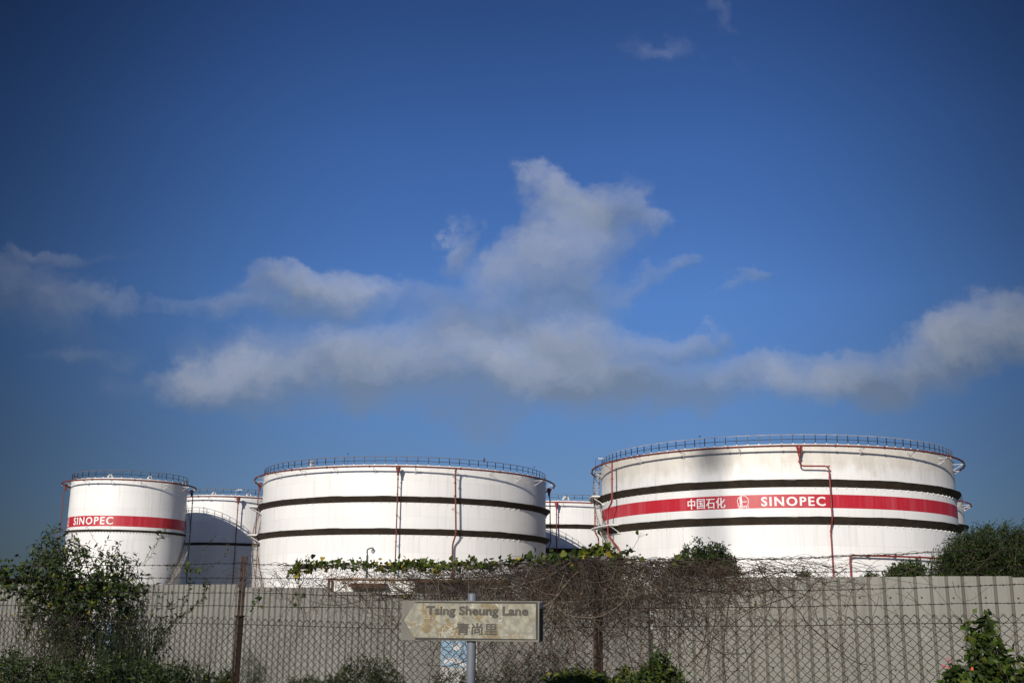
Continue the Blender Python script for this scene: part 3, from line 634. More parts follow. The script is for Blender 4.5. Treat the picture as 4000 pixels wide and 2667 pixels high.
# mesh
ztop = kn([(-300, 2400), (0, 2400), (800, 2409), (1200, 2422), (1560, 2434), (2000, 2430), (2500, 2418), (3100, 2417), (3525, 2402), (4000, 2399), (4300, 2398)])
line = kn([(-300, 2422), (0, 2423), (900, 2436), (1350, 2449), (1560, 2455), (2000, 2453), (2600, 2445), (3100, 2443), (3525, 2435), (4000, 2431), (4300, 2429)])
x0_, x1_ = fh(-260, 2500)[0], fh(4260, 2500)[0]
DW, DH = .0735, .0735
mesh_ = MB(); nW = int((x1_-x0_)/FE[0]/DW)
for i in range(nW):
    sx = x0_/FE[0]+i*DW; X = sx*FE[0]; Y = FL(X); px = proj((X, Y, 1.7))[0]
    zt = fh(px, ztop(px))[2]; nr = int((zt-.02)/(DH/2)); V = []
    for j in range(nr+1):
        p = sx+(DW*.5 if j % 2 else 0.0)+.004*math.sin(j*.7+i*1.3); z_ = zt-j*DH/2+.004*math.sin(j*.5+i*.35)
        for kk in (-1, 1):      # over-and-under at each crossing
            V.append(np.array([p*FE[0], p*FE[1]+10.23, z_+kk*-.0035])+FE*(.002*(1 if j % 2 else -1))+FN*(.004*kk*(1 if j % 2 else -1)))
    V = V[1:]
    mesh_.tube(V, .0031, 3, cap=False)
    V2 = [np.array([(2*sx+0-q*1)*0+(q)*FE[0], q*FE[1]+10.23, 0])*0 for q in ()]
    # second half of the diamond (the neighbouring wire mirrored)
    V = []
    for j in range(nr+1):
        p = sx-(DW*.5 if j % 2 else 0.0)+.004*math.sin(j*.7+i*1.3+.4); z_ = zt-j*DH/2+.004*math.sin(j*.5+i*.35)
        V.append(np.array([p*FE[0], p*FE[1]+10.23, z_])+FN*.002)
    mesh_.tube(V, .0031, 3, cap=False)
    # knuckle at the top
    c = np.array([X, Y, zt]); ls = random.uniform(.5, 1.)
    mesh_.tube([c+FE*-.002, c+FE*.004+[0, 0, .005], c+FE*.012+[0, 0, .001], c+FE*.024*ls+[0, 0, -.013]], .0021, 3, cap=False)
    mesh_.tube([c+FE*.002, c-FE*.004+[0, 0, .004], c-FE*.010+[0, 0, 0], c-FE*.019*ls+[0, 0, -.010]], .0021, 3, cap=False)
mesh_.build('wire_mesh', M_WIRE, fence).location = (0, -10.23, 0)
mb = MB(); mb.tube([fh(x, line(x), .01) for x in np.arange(-260, 4261, 60)], .0028, 4); mb.build('straining_wire', M_WIRE, fence).location = (0, -10.23, 0)
def post(px_, top_, mid_, wu, wl, lean):
    c = fh(px_, mid_); X = c[0]; Y = FL(X)+.05; zt = fh(px_, top_)[2]; zm = c[2]; base = np.array([X-lean*zm, Y, 0])
    ax = [FE, FN, [0, 0, 1]]; mb = MB()
    # lower stanchion: angle section, pale flange left, dark web right
    def slab(x0, x1, dn, th, z0, z1, mi):
        sh = lambda z: np.array([lean*(z-zm), 0, 0]); V = []
        for z_ in (z0, z1):
            for (a, b) in ((x0, dn), (x1, dn), (x1, dn+th), (x0, dn+th)): V.append(np.array([X, Y, z_])+sh(z_)+FE*a+FN*b)
        mb.add(V, [(0, 1, 2, 3)[::-1], (4, 5, 6, 7), (0, 1, 5, 4), (1, 2, 6, 5), (2, 3, 7, 6), (3, 0, 4, 7)], mi)
    slab(-wl/2, -wl*.24, .03, .008, 0, zm, 1); slab(-wl*.24, wl/2, .02, .006, 0, zm, 0); slab(-wl*.12, -wl*.05, -.04, .07, 0, zm, 0)
    slab(-wl*.5, wl*.56, .0, .06, zm, zm+.012, 0)
    # upper strut of two bars, bolted
    slab(-wu*.5, -wu*.12, .02, .007, zm+.01, zt, 2); slab(wu*.1, wu*.5, .02, .007, zm+.01, zt, 2); slab(-wu*.12, wu*.1, -.02, .01, zm+.01, zt-.01, 0)
    for k in (.25, .42, .6, .78): q = np.array([X, Y, zm+(zt-zm)*k])+FE*(-wu*.28)+FN*.03; mb.box(q, (.012, .012, .012), 0, ax)
    o = mb.build('post', [M_RUSTD, M_IRONP, M_RUST], fence); o.location = (0, -10.23, 0)
post(938, 2171, 2407, .066, .078, .0085); post(2340, 2150, 2413, .062, .080, .004)

# ------------------------------------------------------------------ street name sign
th = R_(14.); SE = np.array([math.cos(th), -math.sin(th), 0]); SN = np.array([-math.sin(th), -math.cos(th), 0])
SP = at(1843, 2424, 8.45)+SN*.062
def sp(px, py): d = hit(px, py, SP, SN)-SP; return d@SE, d[2]
sg = empty('street_sign', (SP[0], SP[1], 0), 'weathered street name sign reading Tsing Sheung Lane on a round grey post', 'street sign')
M_POST = mat('galvanised_post', (.15, .168, .19), (.11, .125, .145), .55, scale=5, stretch=(1, 1, .2), metal=.1)
M_FRAME = mat('grey_sign_frame', (.165, .155, .125), (.115, .108, .088), .6, scale=6, stretch=(1, 1, .4))
M_DARKL = mat('dark_moulded_line', (.045, .042, .036), (.025, .023, .02), .7, scale=9)
M_SLET = mat('raised_grey_letter', (.078, .072, .057), (.05, .046, .036), .7, scale=14)
def sign_face():
    m = bpy.data.materials.new('peeling_sign_face'); m.use_nodes = True; t = NT(m.node_tree); b = t.n['Principled BSDF']; b.inputs['Roughness'].default_value = .5
    oc = t.new('ShaderNodeTexCoord').outputs['Object']; wv = t.vmath('ADD', oc, t.vmath('MULTIPLY', t.noise(oc, 14, 5, .6, col=True), (.05, .05, .05)))
    n1 = t.noise(wv, 9, 6, .62); n2 = t.noise(wv, 22, 6, .6)
    vo = t.new('ShaderNodeTexVoronoi'); t.put(vo.inputs['Vector'], wv); vo.inputs['Scale'].default_value = 22; vor = vo.outputs['Distance']
    c = t.mix(t.rng(n2, .4, .62), rgb(.265, .252, .18), rgb(.18, .173, .125))
    c = t.mix(t.rng(vor, .42, .75), c, rgb(.155, .148, .115))
    X, Y, Z = t.sep(oc)
    ochre = t.math('MULTIPLY', t.rng(t.math('SUBTRACT', n1, t.math('MULTIPLY', t.math('ABSOLUTE', t.math('ADD', X, .1)), .12)), .49, .53), t.rng(X, .42, .2, .35, 1.))
    c = t.mix(ochre, c, t.mix(t.rng(n2, .35, .6), rgb(.205, .15, .06), rgb(.12, .092, .04)))
    spots = t.rng(t.noise(wv, 30, 4, .7), .60, .66)
    c = t.mix(t.math('MULTIPLY', spots, .8), c, rgb(.15, .11, .055))
    c = t.mix(t.math('MULTIPLY', t.rng(t.math('ABSOLUTE', t.math('SUBTRACT', t.noise(oc, 5, 3, .6), .5)), .008, .0), .7), c, rgb(.5, .48, .41))
    t.put(b.inputs['Base Color'], c); return m
def sloc(x, z, off): return SE*x+SN*off+np.array([0, 0, SP[2]+z])
def plate(pts, t0, t1, m, nm, par=sg, bev=0):
    """closed outline (x,z) in the sign plane, between offsets t0 and t1"""
    n = len(pts); mb = MB(); mb.add([sloc(x, z, t0) for x, z in pts]+[sloc(x, z, t1) for x, z in pts], [tuple(range(n)), tuple(range(2*n-1, n-1, -1))]+[(i, (i+1) % n, n+(i+1) % n, n+i) for i in range(n)])
    return mb.build(nm, m, par)
def rrect(x0, x1, z0, z1, r, n=5):
    o = []
    for cx, cz, a0 in ((x1-r, z1-r, 0), (x0+r, z1-r, 90), (x0+r, z0+r, 180), (x1-r, z0+r, 270)):
        for i in range(n+1): a = R_(a0+90*i/n); o.append((cx+r*math.cos(a), cz+r*math.sin(a)))
    return o
xl, xr = sp(1568, 2420)[0], sp(2106, 2424)[0]; zt, zb_ = sp(1843, 2345)[1], sp(1843, 2502)[1]
plate(rrect(xl, xr, zb_, zt, .012), -.012, 0, M_FRAME, 'front_plate')
# sunk dark border and the arrow-ended face
a_ = [sp(1623, 2351), sp(2098, 2351), sp(2098, 2496), sp(1620, 2496), sp(1577, 2424)]
plate([(x+.0, z) for x, z in [sp(1622, 2349.5), sp(2097, 2349.5), sp(2101, 2352), sp(2101, 2495), sp(2097, 2498), sp(1622, 2498)]], .0, .002, M_DARKL, 'border')
zu, zd = sp(1843, 2355.5)[1], sp(1843, 2491.5)[1]; zm = (zu+zd)/2
face = [(sp(1622, 2355)[0], zd), (sp(2094, 2424)[0], zd), (sp(2094, 2424)[0], zu), (sp(1622, 2355)[0], zu), (sp(1577, 2424)[0], zm)]
plate(face, .002, .006, sign_face(), 'face')
plate([(face[3][0], face[3][1]), (face[3][0]+.012, zu+.004), (face[4][0]+.003, zm), (face[0][0]+.012, zd-.004), (face[0][0], zd), (face[4][0]-.006, zm)], .0015, .0035, M_DARKL, 'border')
def sign_text(body, x0, x1, y0, y1, bold, wt=.0038):
    V, Fs = text_mesh(body, bold); (a, _), (b, _) = sp(x0, 2424), sp(x1, 2424); (_, c), (_, d) = sp(1843, y1), sp(1843, y0)
    mb = MB(); n = len(V)
    mb.add([sloc(a+(b-a)*v[0], c+(d-c)*v[1], .0085) for v in V], Fs)
    for q in range(8): mb.add([sloc(a+(b-a)*v[0]+wt*math.cos(q*.785), c+(d-c)*v[1]+wt*math.sin(q*.785), .0084-.00018*(q+1)) for v in V], Fs)
    # sides of the raised letters
    from collections import Counter
    cnt = Counter(); 
    for f in Fs:
        for i in range(len(f)): e_ = (f[i], f[(i+1) % len(f)]); cnt[tuple(sorted(e_))] += 1
    ed = [e_ for e_, k in cnt.items() if k == 1]; VV = []; FF = []
    for i, (p, q) in enumerate(ed):
        for k, off in ((p, .0085), (q, .0085), (q, .006), (p, .006)): v = V[k]; VV.append(sloc(a+(b-a)*v[0], c+(d-c)*v[1], off))
        FF.append((4*i, 4*i+1, 4*i+2, 4*i+3))
    mb.add(VV, FF); mb.build('lettering', M_SLET, sg)
sign_text('Tsing Sheung Lane', 1667, 2063, 2367.5, 2410.5, .004)
sign_text('青尚里', 1787, 1944, 2433, 2478, .004, .0018)
rb = -.125
plate(rrect(xl, xr, zb_, zt, .012), rb-.012, rb, M_FRAME, 'rear_plate')
ztop_ = sp(1843, 2374)[1]
def bx(x0, x1, o0, o1, z0, z1, m, nm): mb = MB(); mb.box(sloc((x0+x1)/2, (z0+z1)/2, (o0+o1)/2), (x1-x0, abs(o1-o0), z1-z0), 0, [SE, SN, [0, 0, 1]]); mb.build(nm, m, sg)
bx(xr-.012, xr-.004, rb+.001, -.013, zb_+.005, ztop_, M_INKGAP, 'end_gap_shade'); bx(xr-.01, xr+.002, rb+.004, -.013, ztop_+.001, zt-.006, M_BOARD, 'end_patch')  # black sheet paints the shade in the gap between the plates
bx(xl+.02, xr-.013, rb+.002, -.014, zt-.02, zt-.012, M_FRAME, 'top_channel') if False else None
mb = MB(); pc = SN*-.062; hz = lambda py: at(1843, py, 8.5)[2]
prof = [(.0335, 0), (.0335, hz(2322)), (.031, hz(2318.5)), (.024, hz(2316.5)), (.012, hz(2315.8))]
mb.tube([pc+[0, 0, q[1]] for q in prof], [q[0] for q in prof], 20); mb.build('pole', M_POST, sg, smooth=True)
for zc_ in (SP[2]+.07, SP[2]-.07):
    mb = MB(); mb.tube([pc+[0, 0, zc_-.012], pc+[0, 0, zc_+.012]], .039, 16); mb.box(pc+[0, 0, zc_], (.11, .10, .02), 0, [SE, SN, [0, 0, 1]]); mb.build('clamp', M_POST, sg)

# ------------------------------------------------------------------ things behind the hoarding
M_KIOSK = mat('rust_stained_white_sheet', (.74, .72, .68), (.66, .62, .55), .6, scale=1.2)
def rust_mat():
    m = bpy.data.materials.new('rust_streaked_white_sheet'); m.use_nodes = True; t = NT(m.node_tree); b = t.n['Principled BSDF']; b.inputs['Roughness'].default_value = .7
    oc = t.new('ShaderNodeTexCoord').outputs['Object']; X, Y, Z = t.sep(oc)
    n = t.noise(t.vmath('MULTIPLY', oc, (5., 5., .5)), 1.5, 6, .65); k = t.rng(t.math('ADD', n, t.rng(Z, 2.75, 3.15, -.08, .34)), .58, .68)
    c = t.mix(k, rgb(.74, .72, .68), t.mix(t.rng(t.noise(oc, 9, 4), .4, .6), rgb(.46, .22, .07), rgb(.18, .07, .03)))
    t.put(b.inputs['Base Color'], c); return m
M_RS = rust_mat(); M_RDK = mat('deep_rust', (.07, .035, .02), (.20, .10, .045), .85, scale=5)
k0, k1 = at(1275, 2400, 45), at(1618, 2400, 45); kt = at(1450, 2256, 45)[2]
ki = empty('site_cabin', (k0[0], 45, 0), 'white rust-streaked metal site cabin behind the far hoarding', 'site cabin')
W_ = k1[0]-k0[0]; mb = MB(); pts = []; n = 44
for i in range(n+1):
    x_ = W_*i/n; pts.append((x_, -.0 if (i//1) % 4 in (0, 1) else .03))
mb.add(sum([[(x_, y_, 0), (x_, y_, kt-.06)] for x_, y_ in pts], []), [(2*i, 2*i+2, 2*i+3, 2*i+1) for i in range(n)])
mb.box((W_/2, 1.25, (kt-.06)/2), (W_-.02, 2.4, kt-.07)); mb.build('wall', M_RS, ki)
mb = MB(); mb.box((W_/2, 1.2, kt-.03), (W_+.1, 2.6, .06)); mb.build('roof', mat('rusty_white_eave', (.34, .19, .10), (.60, .54, .47), .8, scale=3, stretch=(1, 1, .5)), ki)
for a_px, b_px in ((1275, 1281), (1289, 1294)):
    p, q = at(a_px, 2400, 45)[0]-k0[0], at(b_px, 2400, 45)[0]-k0[0]; mb = MB(); mb.box(((p+q)/2, -.05, (kt-.1)/2), (q-p, .06, kt-.1)); mb.build('corner_post', M_RDK, ki)
p, q = at(1363, 2400, 45)[0]-k0[0], at(1508, 2400, 45)[0]-k0[0]
zA, zB = at(1450, 2277, 45)[2], at(1450, 2288, 45)[2]; mb = MB()
mb.add([(p, -.02, zA), (q, -.02, zA), (q, -.45, zB), (p, -.45, zB), (p, -.02, zA-.04), (q, -.02, zA-.04), (q, -.45, zB-.06), (p, -.45, zB-.06)], [(0, 1, 2, 3), (7, 6, 5, 4), (3, 2, 6, 7), (0, 3, 7, 4), (1, 5, 6, 2)]); mb.build('awning', M_RDK, ki)
M_WF = mat('grey_green_window_frame', (.42, .44, .36), (.34, .35, .29), .6, scale=3); M_GL = mat('dark_window_glass', (.02, .024, .028), None, .12, spec=.6)
zt_ = at(1450, 2294, 45)[2]
wf = MB()
for zz, hh in ((zt_, .1), (zt_-1.1, .1)): wf.box(((p+q)/2, -.04, zz), (q-p-.1, .08, hh))
for xx in (p+.1, (p+q)/2, q-.1): wf.box((xx, -.043, zt_-.55), (.14, .08, 1.0))
wfo = wf.build('window', M_WF, ki)
for x0__, x1__ in ((p+.17, (p+q)/2-.07), ((p+q)/2+.07, q-.17)): mb = MB(); mb.box(((x0__+x1__)/2, -.02, zt_-.55), (x1__-x0__, .03, 1.)); mb.build('pane', M_GL, wfo)
s0, s1 = at(1617, 2400, 42), at(1990, 2400, 42); stp = at(1700, 2262, 42)[2]
sh = empty('shed', (s0[0], 42, 0), 'dark grey shed behind the vines, right of the rusty cabin', 'shed'); Ws = s1[0]-s0[0]
M_SH = mat('dark_slate_sheet', (.045, .048, .06), (.03, .03, .036), .8, scale=2)
mb = MB(); mb.box((Ws/2, 1.5, (stp-.12)/2), (Ws, 3, stp-.12)); mb.build('wall', M_SH, sh)
mb = MB(); mb.box((Ws/2, 1.45, stp-.06), (Ws+.1, 3.3, .1)); mb.build('roof', M_RDK, sh)
mb = MB(); mb.box((Ws*.3, -.02, 1.), (.95, .05, 2.)); mb.build('door', M_WF, sh)
# pipe rack far left
r0 = at(-60, 2400, 34); rk = empty('pipe_rack', (r0[0], 34, 0), 'rusty pipe rack over the hoarding at the far left', 'pipe rack')
wk = at(170, 2400, 34)[0]-r0[0]; mb = MB()
for py, rr_ in ((2264, .05), (2272, .035), (2284, .07)): z_ = at(60, py, 34)[2]; mb.tube([(0, 0, z_), (wk, 0, z_)], rr_, 8)
mb.build('pipe', M_RUSTD, rk)
for px in (-40, 17, 52, 150): mb = MB(); x_ = at(px, 2400, 34)[0]-r0[0]; mb.box((x_, .06, at(60, 2272, 34)[2]/2), (.09, .09, at(60, 2272, 34)[2])); mb.build('post', M_IRONP, rk)
# street lamp inside the depot
M_LG = mat('dark_green_lamp_paint', (.05, .08, .07), (.08, .10, .09), .5, scale=3)
L0 = at(1430, 2300, 75); lp = empty('street_lamp', (L0[0], 75, 0), 'green swan-neck street lamp in front of the middle tank', 'street lamp')
zl = lambda py: at(1440, py, 75)[2]; xo = lambda px: at(px, 2150, 75)[0]-L0[0]
mb = MB(); mb.tube([(0, 0, 0), (0, 0, zl(2168))], [.09, .075], 10); mb.build('pole', M_LG, lp)
mb = MB(); mb.tube(bend([(0, 0, zl(2169)), (xo(1432)*.4, 0, zl(2150)), (xo(1437), 0, zl(2143)), (xo(1455), 0, zl(2138)), (xo(1457), 0, zl(2142))], .3), .045, 8); mb.build('bracket_arm', M_LG, lp)
mb = MB(); xl_ = xo(1457.5); z1_, z0__ = zl(2141), zl(2149)
mb.tube([(xl_, 0, z1_), (xl_, 0, z1_-.1), (xl_, 0, z0__)], [.05, .10, .17], 12); mb.build('lantern', M_LG, lp)
mb = MB(); mb.tube([(xl_, 0, z0__), (xl_, 0, z0__-.12), (xl_, 0, z0__-.2)], [.15, .12, .03], 12); mb.build('lamp_bowl', mat('pale_glass_bowl', (.45, .5, .5), None, .1), lp)
# bird on the railing of the middle tank
bp = T2.wld(T2.ang(1891, 1806, T2.R-.05)[0], T2.R-.05, 20+1.7+1.14)
bd = MB(); ax_ = [(0, .02, -.33, .03, .012), (0, .02, -.2, .045, .02), (0, 0, -.06, .07, .05), (0, -.01, .06, .115, .10), (0, -.01, .18, .125, .115), (0, -.01, .29, .095, .09), (0, -.02, .36, .06, .06), (0, -.03, .41, .062, .066), (0, -.04, .46, .048, .055), (0, -.06, .49, .02, .02)]
K = 12; V = []
for (x_, y_, z_, rx, ry) in ax_: V += [(x_+rx*math.cos(2*math.pi*i/K), y_+ry*math.sin(2*math.pi*i/K), z_) for i in range(K)]
bd.add(V, [(j*K+i, j*K+(i+1) % K, (j+1)*K+(i+1) % K, (j+1)*K+i) for j in range(len(ax_)-1) for i in range(K)]+[tuple(range(K))[::-1], tuple((len(ax_)-1)*K+i for i in range(K))])
bd.tube([(0, -.08, .43), (0, -.13, .42), (0, -.15, .395)], [.022, .014, .003], 6)
for sx in (-1, 1):
    bd.tube([(sx*.04, -.01, .03), (sx*.045, -.02, -.02), (sx*.045, -.05, -.02)], .012, 5)
    bd.add([(sx*.10, -.06, .3), (sx*.135, 0, .28), (sx*.12, .05, .1), (sx*.06, .06, -.16), (sx*.10, .0, -.05), (sx*.135, -.04, .1)], [(0, 1, 2, 5), (5, 2, 3, 4)])
M_BIRD = mat('dark_brown_feathers', (.035, .026, .018), (.10, .07, .04), .9, scale=14, stretch=(1, 1, .4))
b_ = bd.build('bird', M_BIRD); b_.location = tuple(bp); tag(b_, 'dark brown bird of prey perched on the middle tank railing', 'bird')

# ------------------------------------------------------------------ vegetation
def leafmat(n, c, c2, tr=.35): return mat(n, c, c2, .55, scale=3, trans=tr, spec=.3)
LG = [leafmat('dark_leaf', (.022, .036, .010), (.034, .052, .014)), leafmat('mid_leaf', (.050, .078, .014), (.038, .060, .012)), leafmat('yellow_green_leaf', (.13, .15, .018), (.09, .11, .014)), leafmat('yellow_leaf', (.42, .33, .03), (.30, .20, .03)), leafmat('bright_leaf', (.085, .135, .012), (.06, .10, .012)), leafmat('grey_green_leaf', (.040, .062, .034), (.055, .080, .040))]
M_STEM = mat('green_brown_stem', (.07, .06, .03), (.04, .035, .02), .8, scale=8)
M_BARK = mat('brown_bark', (.10, .075, .05), (.06, .045, .03), .9, scale=8, stretch=(1, 1, .3))
M_VINE = [mat('dead_vine_brown', (.066, .050, .036), (.034, .028, .021), .9, scale=3, spec=.1), mat('dead_vine_grey', (.17, .142, .11), (.10, .082, .062), .9, scale=3, spec=.1), mat('dead_vine_red', (.08, .036, .026), (.045, .022, .018), .85, scale=3)]
def unit(v): return v/(np.linalg.norm(v, axis=-1, keepdims=True)+1e-9)
class Leaves:
    def __init__(s): s.V = []; s.F = []; s.M = []; s.n = 0
    def lance(s, c, d, L, Wd, mi, fold=.25, droop=.0):
        """many pointed leaves: base c, direction d, length L, width Wd"""
        c, d = np.atleast_2d(c), unit(np.atleast_2d(d)); n = len(c); L = np.broadcast_to(L, (n,))[:, None]; Wd = np.broadcast_to(Wd, (n,))[:, None]
        up = unit(rng.normal(size=(n, 3))*.7+np.array([-.2, -.5, .9])); sd = unit(np.cross(d, up)); nn = np.cross(sd, d)
        v = np.stack([c, c+d*L*.42+sd*Wd*.5+nn*Wd*fold, c+d*L+nn*(-droop)*L, c+d*L*.42-sd*Wd*.5+nn*Wd*fold, c+d*L*.45-nn*Wd*.05], 1)
        b = s.n+np.arange(n)[:, None]*5
        s.F.append(np.concatenate([b+[[0, 1, 4]], b+[[1, 2, 4]], b+[[2, 3, 4]], b+[[3, 0, 4]]], 0)); m_ = np.broadcast_to(mi, (n,)); s.M.append(np.tile(m_, 4)); s.V.append(v.reshape(-1, 3)); s.n += n*5
    def ivy(s, c, d, sz, mi):
        """lobed vine leaves hanging from c along d"""
        c, d = np.atleast_2d(c), unit(np.atleast_2d(d)); n = len(c); sz = np.broadcast_to(sz, (n,))[:, None]
        up = unit(rng.normal(size=(n, 3))*.8+np.array([-.3, -.7, .5])); sd = unit(np.cross(d, up)); nn = np.cross(sd, d)
        pr = [(0, 0), (-.12, .28), (.12, .52), (.34, .50), (.42, .34), (.66, .30), (1.0, 0), (.66, -.30), (.42, -.34), (.34, -.50), (.12, -.52), (-.12, -.28)]
        v = np.stack([c+d*sz*a+sd*sz*b_+nn*sz*(abs(b_)*.35-.12*a*a) for a, b_ in pr]+[c+d*sz*.35], 1); k = len(pr); b = s.n+np.arange(n)[:, None]*(k+1)
        s.F.append(np.concatenate([b+[[i, (i+1) % k, k]] for i in range(k)], 0)); s.M.append(np.tile(np.broadcast_to(mi, (n,)), k)); s.V.append(v.reshape(-1, 3)); s.n += n*(k+1)
    def build(s, name, mats, parent=None, origin=None):
        V = np.concatenate(s.V); Fc = np.concatenate(s.F).astype(np.int32); M_ = np.concatenate(s.M).astype(np.int32)
        if origin is not None: V = V-np.asarray(origin)
        me = bpy.data.meshes.new(name); me.vertices.add(len(V)); me.vertices.foreach_set('co', V.astype(np.float32).ravel())
        me.loops.add(len(Fc)*3); me.loops.foreach_set('vertex_index', Fc.ravel()); me.polygons.add(len(Fc)); me.polygons.foreach_set('loop_start', np.arange(0, len(Fc)*3, 3, dtype=np.int32))
        for m in mats: me.materials.append(m)
        me.polygons.foreach_set('material_index', M_); me.update(calc_edges=True); me.validate()
        o = bpy.data.objects.new(name, me); S.collection.objects.link(o)
        if parent is not None: o.parent = parent
        return o
class Stems:
    """thin three-sided tubes, vectorised per stem"""
    def __init__(s): s.mb = MB()
    def add(s, P_, r0, r1, mi=0, k=3): s.mb.tube(P_, np.linspace(r0, r1, len(P_)), k, mi, cap=False)
    def build(s, name, mats, parent=None, origin=None):
        if origin is not None: s.mb.v = [v-np.asarray(origin) for v in s.mb.v]
        return s.mb.build(name, mats, parent)
def curve(a, b, n=8, sag=.1, wig=.03, up=0.):
    a, b = np.asarray(a, float), np.asarray(b, float); t = np.linspace(0, 1, n)[:, None]; L = np.linalg.norm(b-a)
    o1, o2 = rng.normal(size=3)*wig*L, rng.normal(size=3)*wig*L
    P_ = a+(b-a)*t+np.sin(t*math.pi)*o1+np.sin(t*2*math.pi)*o2; P_[:, 2] += (np.sin(t*math.pi)*up*L)[:, 0]; return P_
def inpoly(x, y, poly):
    c = False; n = len(poly)
    for i in range(n):
        x1, y1 = poly[i]; x2, y2 = poly[(i+1) % n]
        if (y1 > y) != (y2 > y) and x < (x2-x1)*(y-y1)/(y2-y1)+x1: c = not c
    return c
def polysample(poly, n, bias=None):
    xs = [p[0] for p in poly]; ys = [p[1] for p in poly]; o = []
    while len(o) < n:
        x_, y_ = random.uniform(min(xs), max(xs)), random.uniform(min(ys), max(ys))
        if inpoly(x_, y_, poly) and (bias is None or random.random() < bias(x_, y_)): o.append((x_, y_))
    return o
def plant(name, label, cat, bases, poly, ntips, Y, dY, leaf, weights, per, stem_r=.006, m_stem=M_STEM, group=None, bias=None, leafpart='foliage', stempart='stems', cluster=4, spread=.05, along=.55, kind='lance', up=.1, origin=None):
    """stems rise from bases to tips scattered through an outline at depth Y, leaves clothe their upper part"""
    org = np.array(origin) if origin is not None else np.array([np.mean([b[0] for b in bases]), np.mean([b[1] for b in bases]), 0])
    g = empty(name, org, label, cat, group); LV = Leaves(); ST = Stems(); mats_i = list(range(len(LG)))
    wts = np.array(weights, float); wts /= wts.sum()
    for (px, py) in polysample(poly, ntips, bias):
        y_ = Y+random.gauss(0, dY*.5) if not callable(Y) else Y(px)+random.gauss(0, dY*.5)
        tip = at(px, py, y_); b = bases[int(rng.integers(len(bases)))]
        b = min(random.sample(list(bases), min(3, len(bases))), key=lambda q: abs(q[0]-tip[0]))
        P_ = curve(b, tip, 9, wig=.05, up=up); ST.add(P_, stem_r, stem_r*.3)
        t = np.sort(1-rng.random(per)**1.3*along); t[-1] = 1.; idx = t*8; i0 = np.clip(idx.astype(int), 0, 7); fr = (idx-i0)[:, None]
        C = P_[i0]*(1-fr)+P_[i0+1]*fr; dr = unit(P_[np.minimum(i0+1, 8)]-P_[i0])
        C = np.repeat(C, cluster, 0)+rng.normal(size=(per*cluster, 3))*spread*rng.random((per*cluster, 1)); D = np.repeat(dr, cluster, 0)*.5+rng.normal(size=(per*cluster, 3))*.8+np.array([0, 0, -.25])
        L = leaf[0]*(.6+.8*rng.random(per*cluster)); mi = rng.choice(len(LG), per*cluster, p=wts)
        if random.random() < .5: mi = np.where(rng.random(len(mi)) < .6, mi[0], mi)
        if kind == 'lance': LV.lance(C, D, L, L*leaf[1], mi, droop=.2)
        else: LV.ivy(C, D, L, mi)
    LV.build(leafpart, LG, g, org); ST.build(stempart, [m_stem], g, org)
    return g
#                     dark mid yg  yel brt gg
# large bush on the left: crown above the hoarding
bl = [at(x_, 2400, 13.2)*[1, 1, 0] for x_ in (180, 260, 330, 420, 470, 520)]
polyA = [(95, 2150), (130, 2125), (170, 2110), (205, 2050), (250, 2062), (285, 2080), (300, 2100), (330, 2098), (345, 2122), (440, 2108), (470, 2124), (500, 2160), (545, 2180), (570, 2230), (590, 2290), (470, 2300), (330, 2300), (200, 2300), (190, 2230), (140, 2185), (110, 2170)]
plant('shrub', 'tall dark shrub with narrow leaves rising over the wires at the left', 'shrub', bl, polyA, 135, 12.7, .5, (.062, .30), (4, 2.6, 1., .02, .6, 2.6), 12, cluster=4, spread=.05, group='shrubs and creepers along the fence')
bl2 = [at(x_, 2400, 12.6)*[1, 1, 0] for x_ in (-40, 30, 90, 150, 250, 350)]
polyB = [(-80, 2190), (60, 2188), (100, 2192), (125, 2215), (190, 2240), (240, 2210), (290, 2235), (420, 2230), (520, 2250), (570, 2290), (420, 2310), (200, 2300), (60, 2268), (-80, 2262)]
plant('creeper', 'yellow-green creeper draped over the wires at the far left', 'creeper', bl2, polyB, 66, 12.0, .4, (.036, .8), (4, 2.5, 1.2, .08, .5, 1), 8, cluster=4, spread=.05, kind='ivy', along=.22, stem_r=.003, group='shrubs and creepers along the fence')
polyC = [(120, 2290), (560, 2290), (660, 2330), (690, 2420), (660, 2540), (640, 2680), (200, 2680), (240, 2560), (180, 2440), (60, 2380), (90, 2310)]
plant('shrub', 'loose grey-green shrub tangled through the mesh before the notice board', 'shrub', [at(x_, 2400, 12.1)*[1, 1, 0] for x_ in (300, 360, 420, 470, 540)], polyC, 78, 12.0, .45, (.06, .28), (4, 1.2, .2, .03, .3, 4), 12, cluster=3, spread=.06, along=.6, stem_r=.005, group='shrubs and creepers along the fence')
polyD = [(-60, 2560), (60, 2535), (120, 2565), (220, 2560), (330, 2580), (480, 2560), (600, 2590), (720, 2600), (820, 2620), (860, 2700), (-60, 2700)]
plant('undergrowth', 'dark low undergrowth along the fence foot, bottom left', 'undergrowth', [at(x_, 2560, 10.9)*[1, 1, 0] for x_ in range(-60, 860, 70)], polyD, 235, 10.6, .6, (.042, .42), (6, 1.5, .3, .0, .2, 2), 12, cluster=5, spread=.06, along=.5, stem_r=.003)
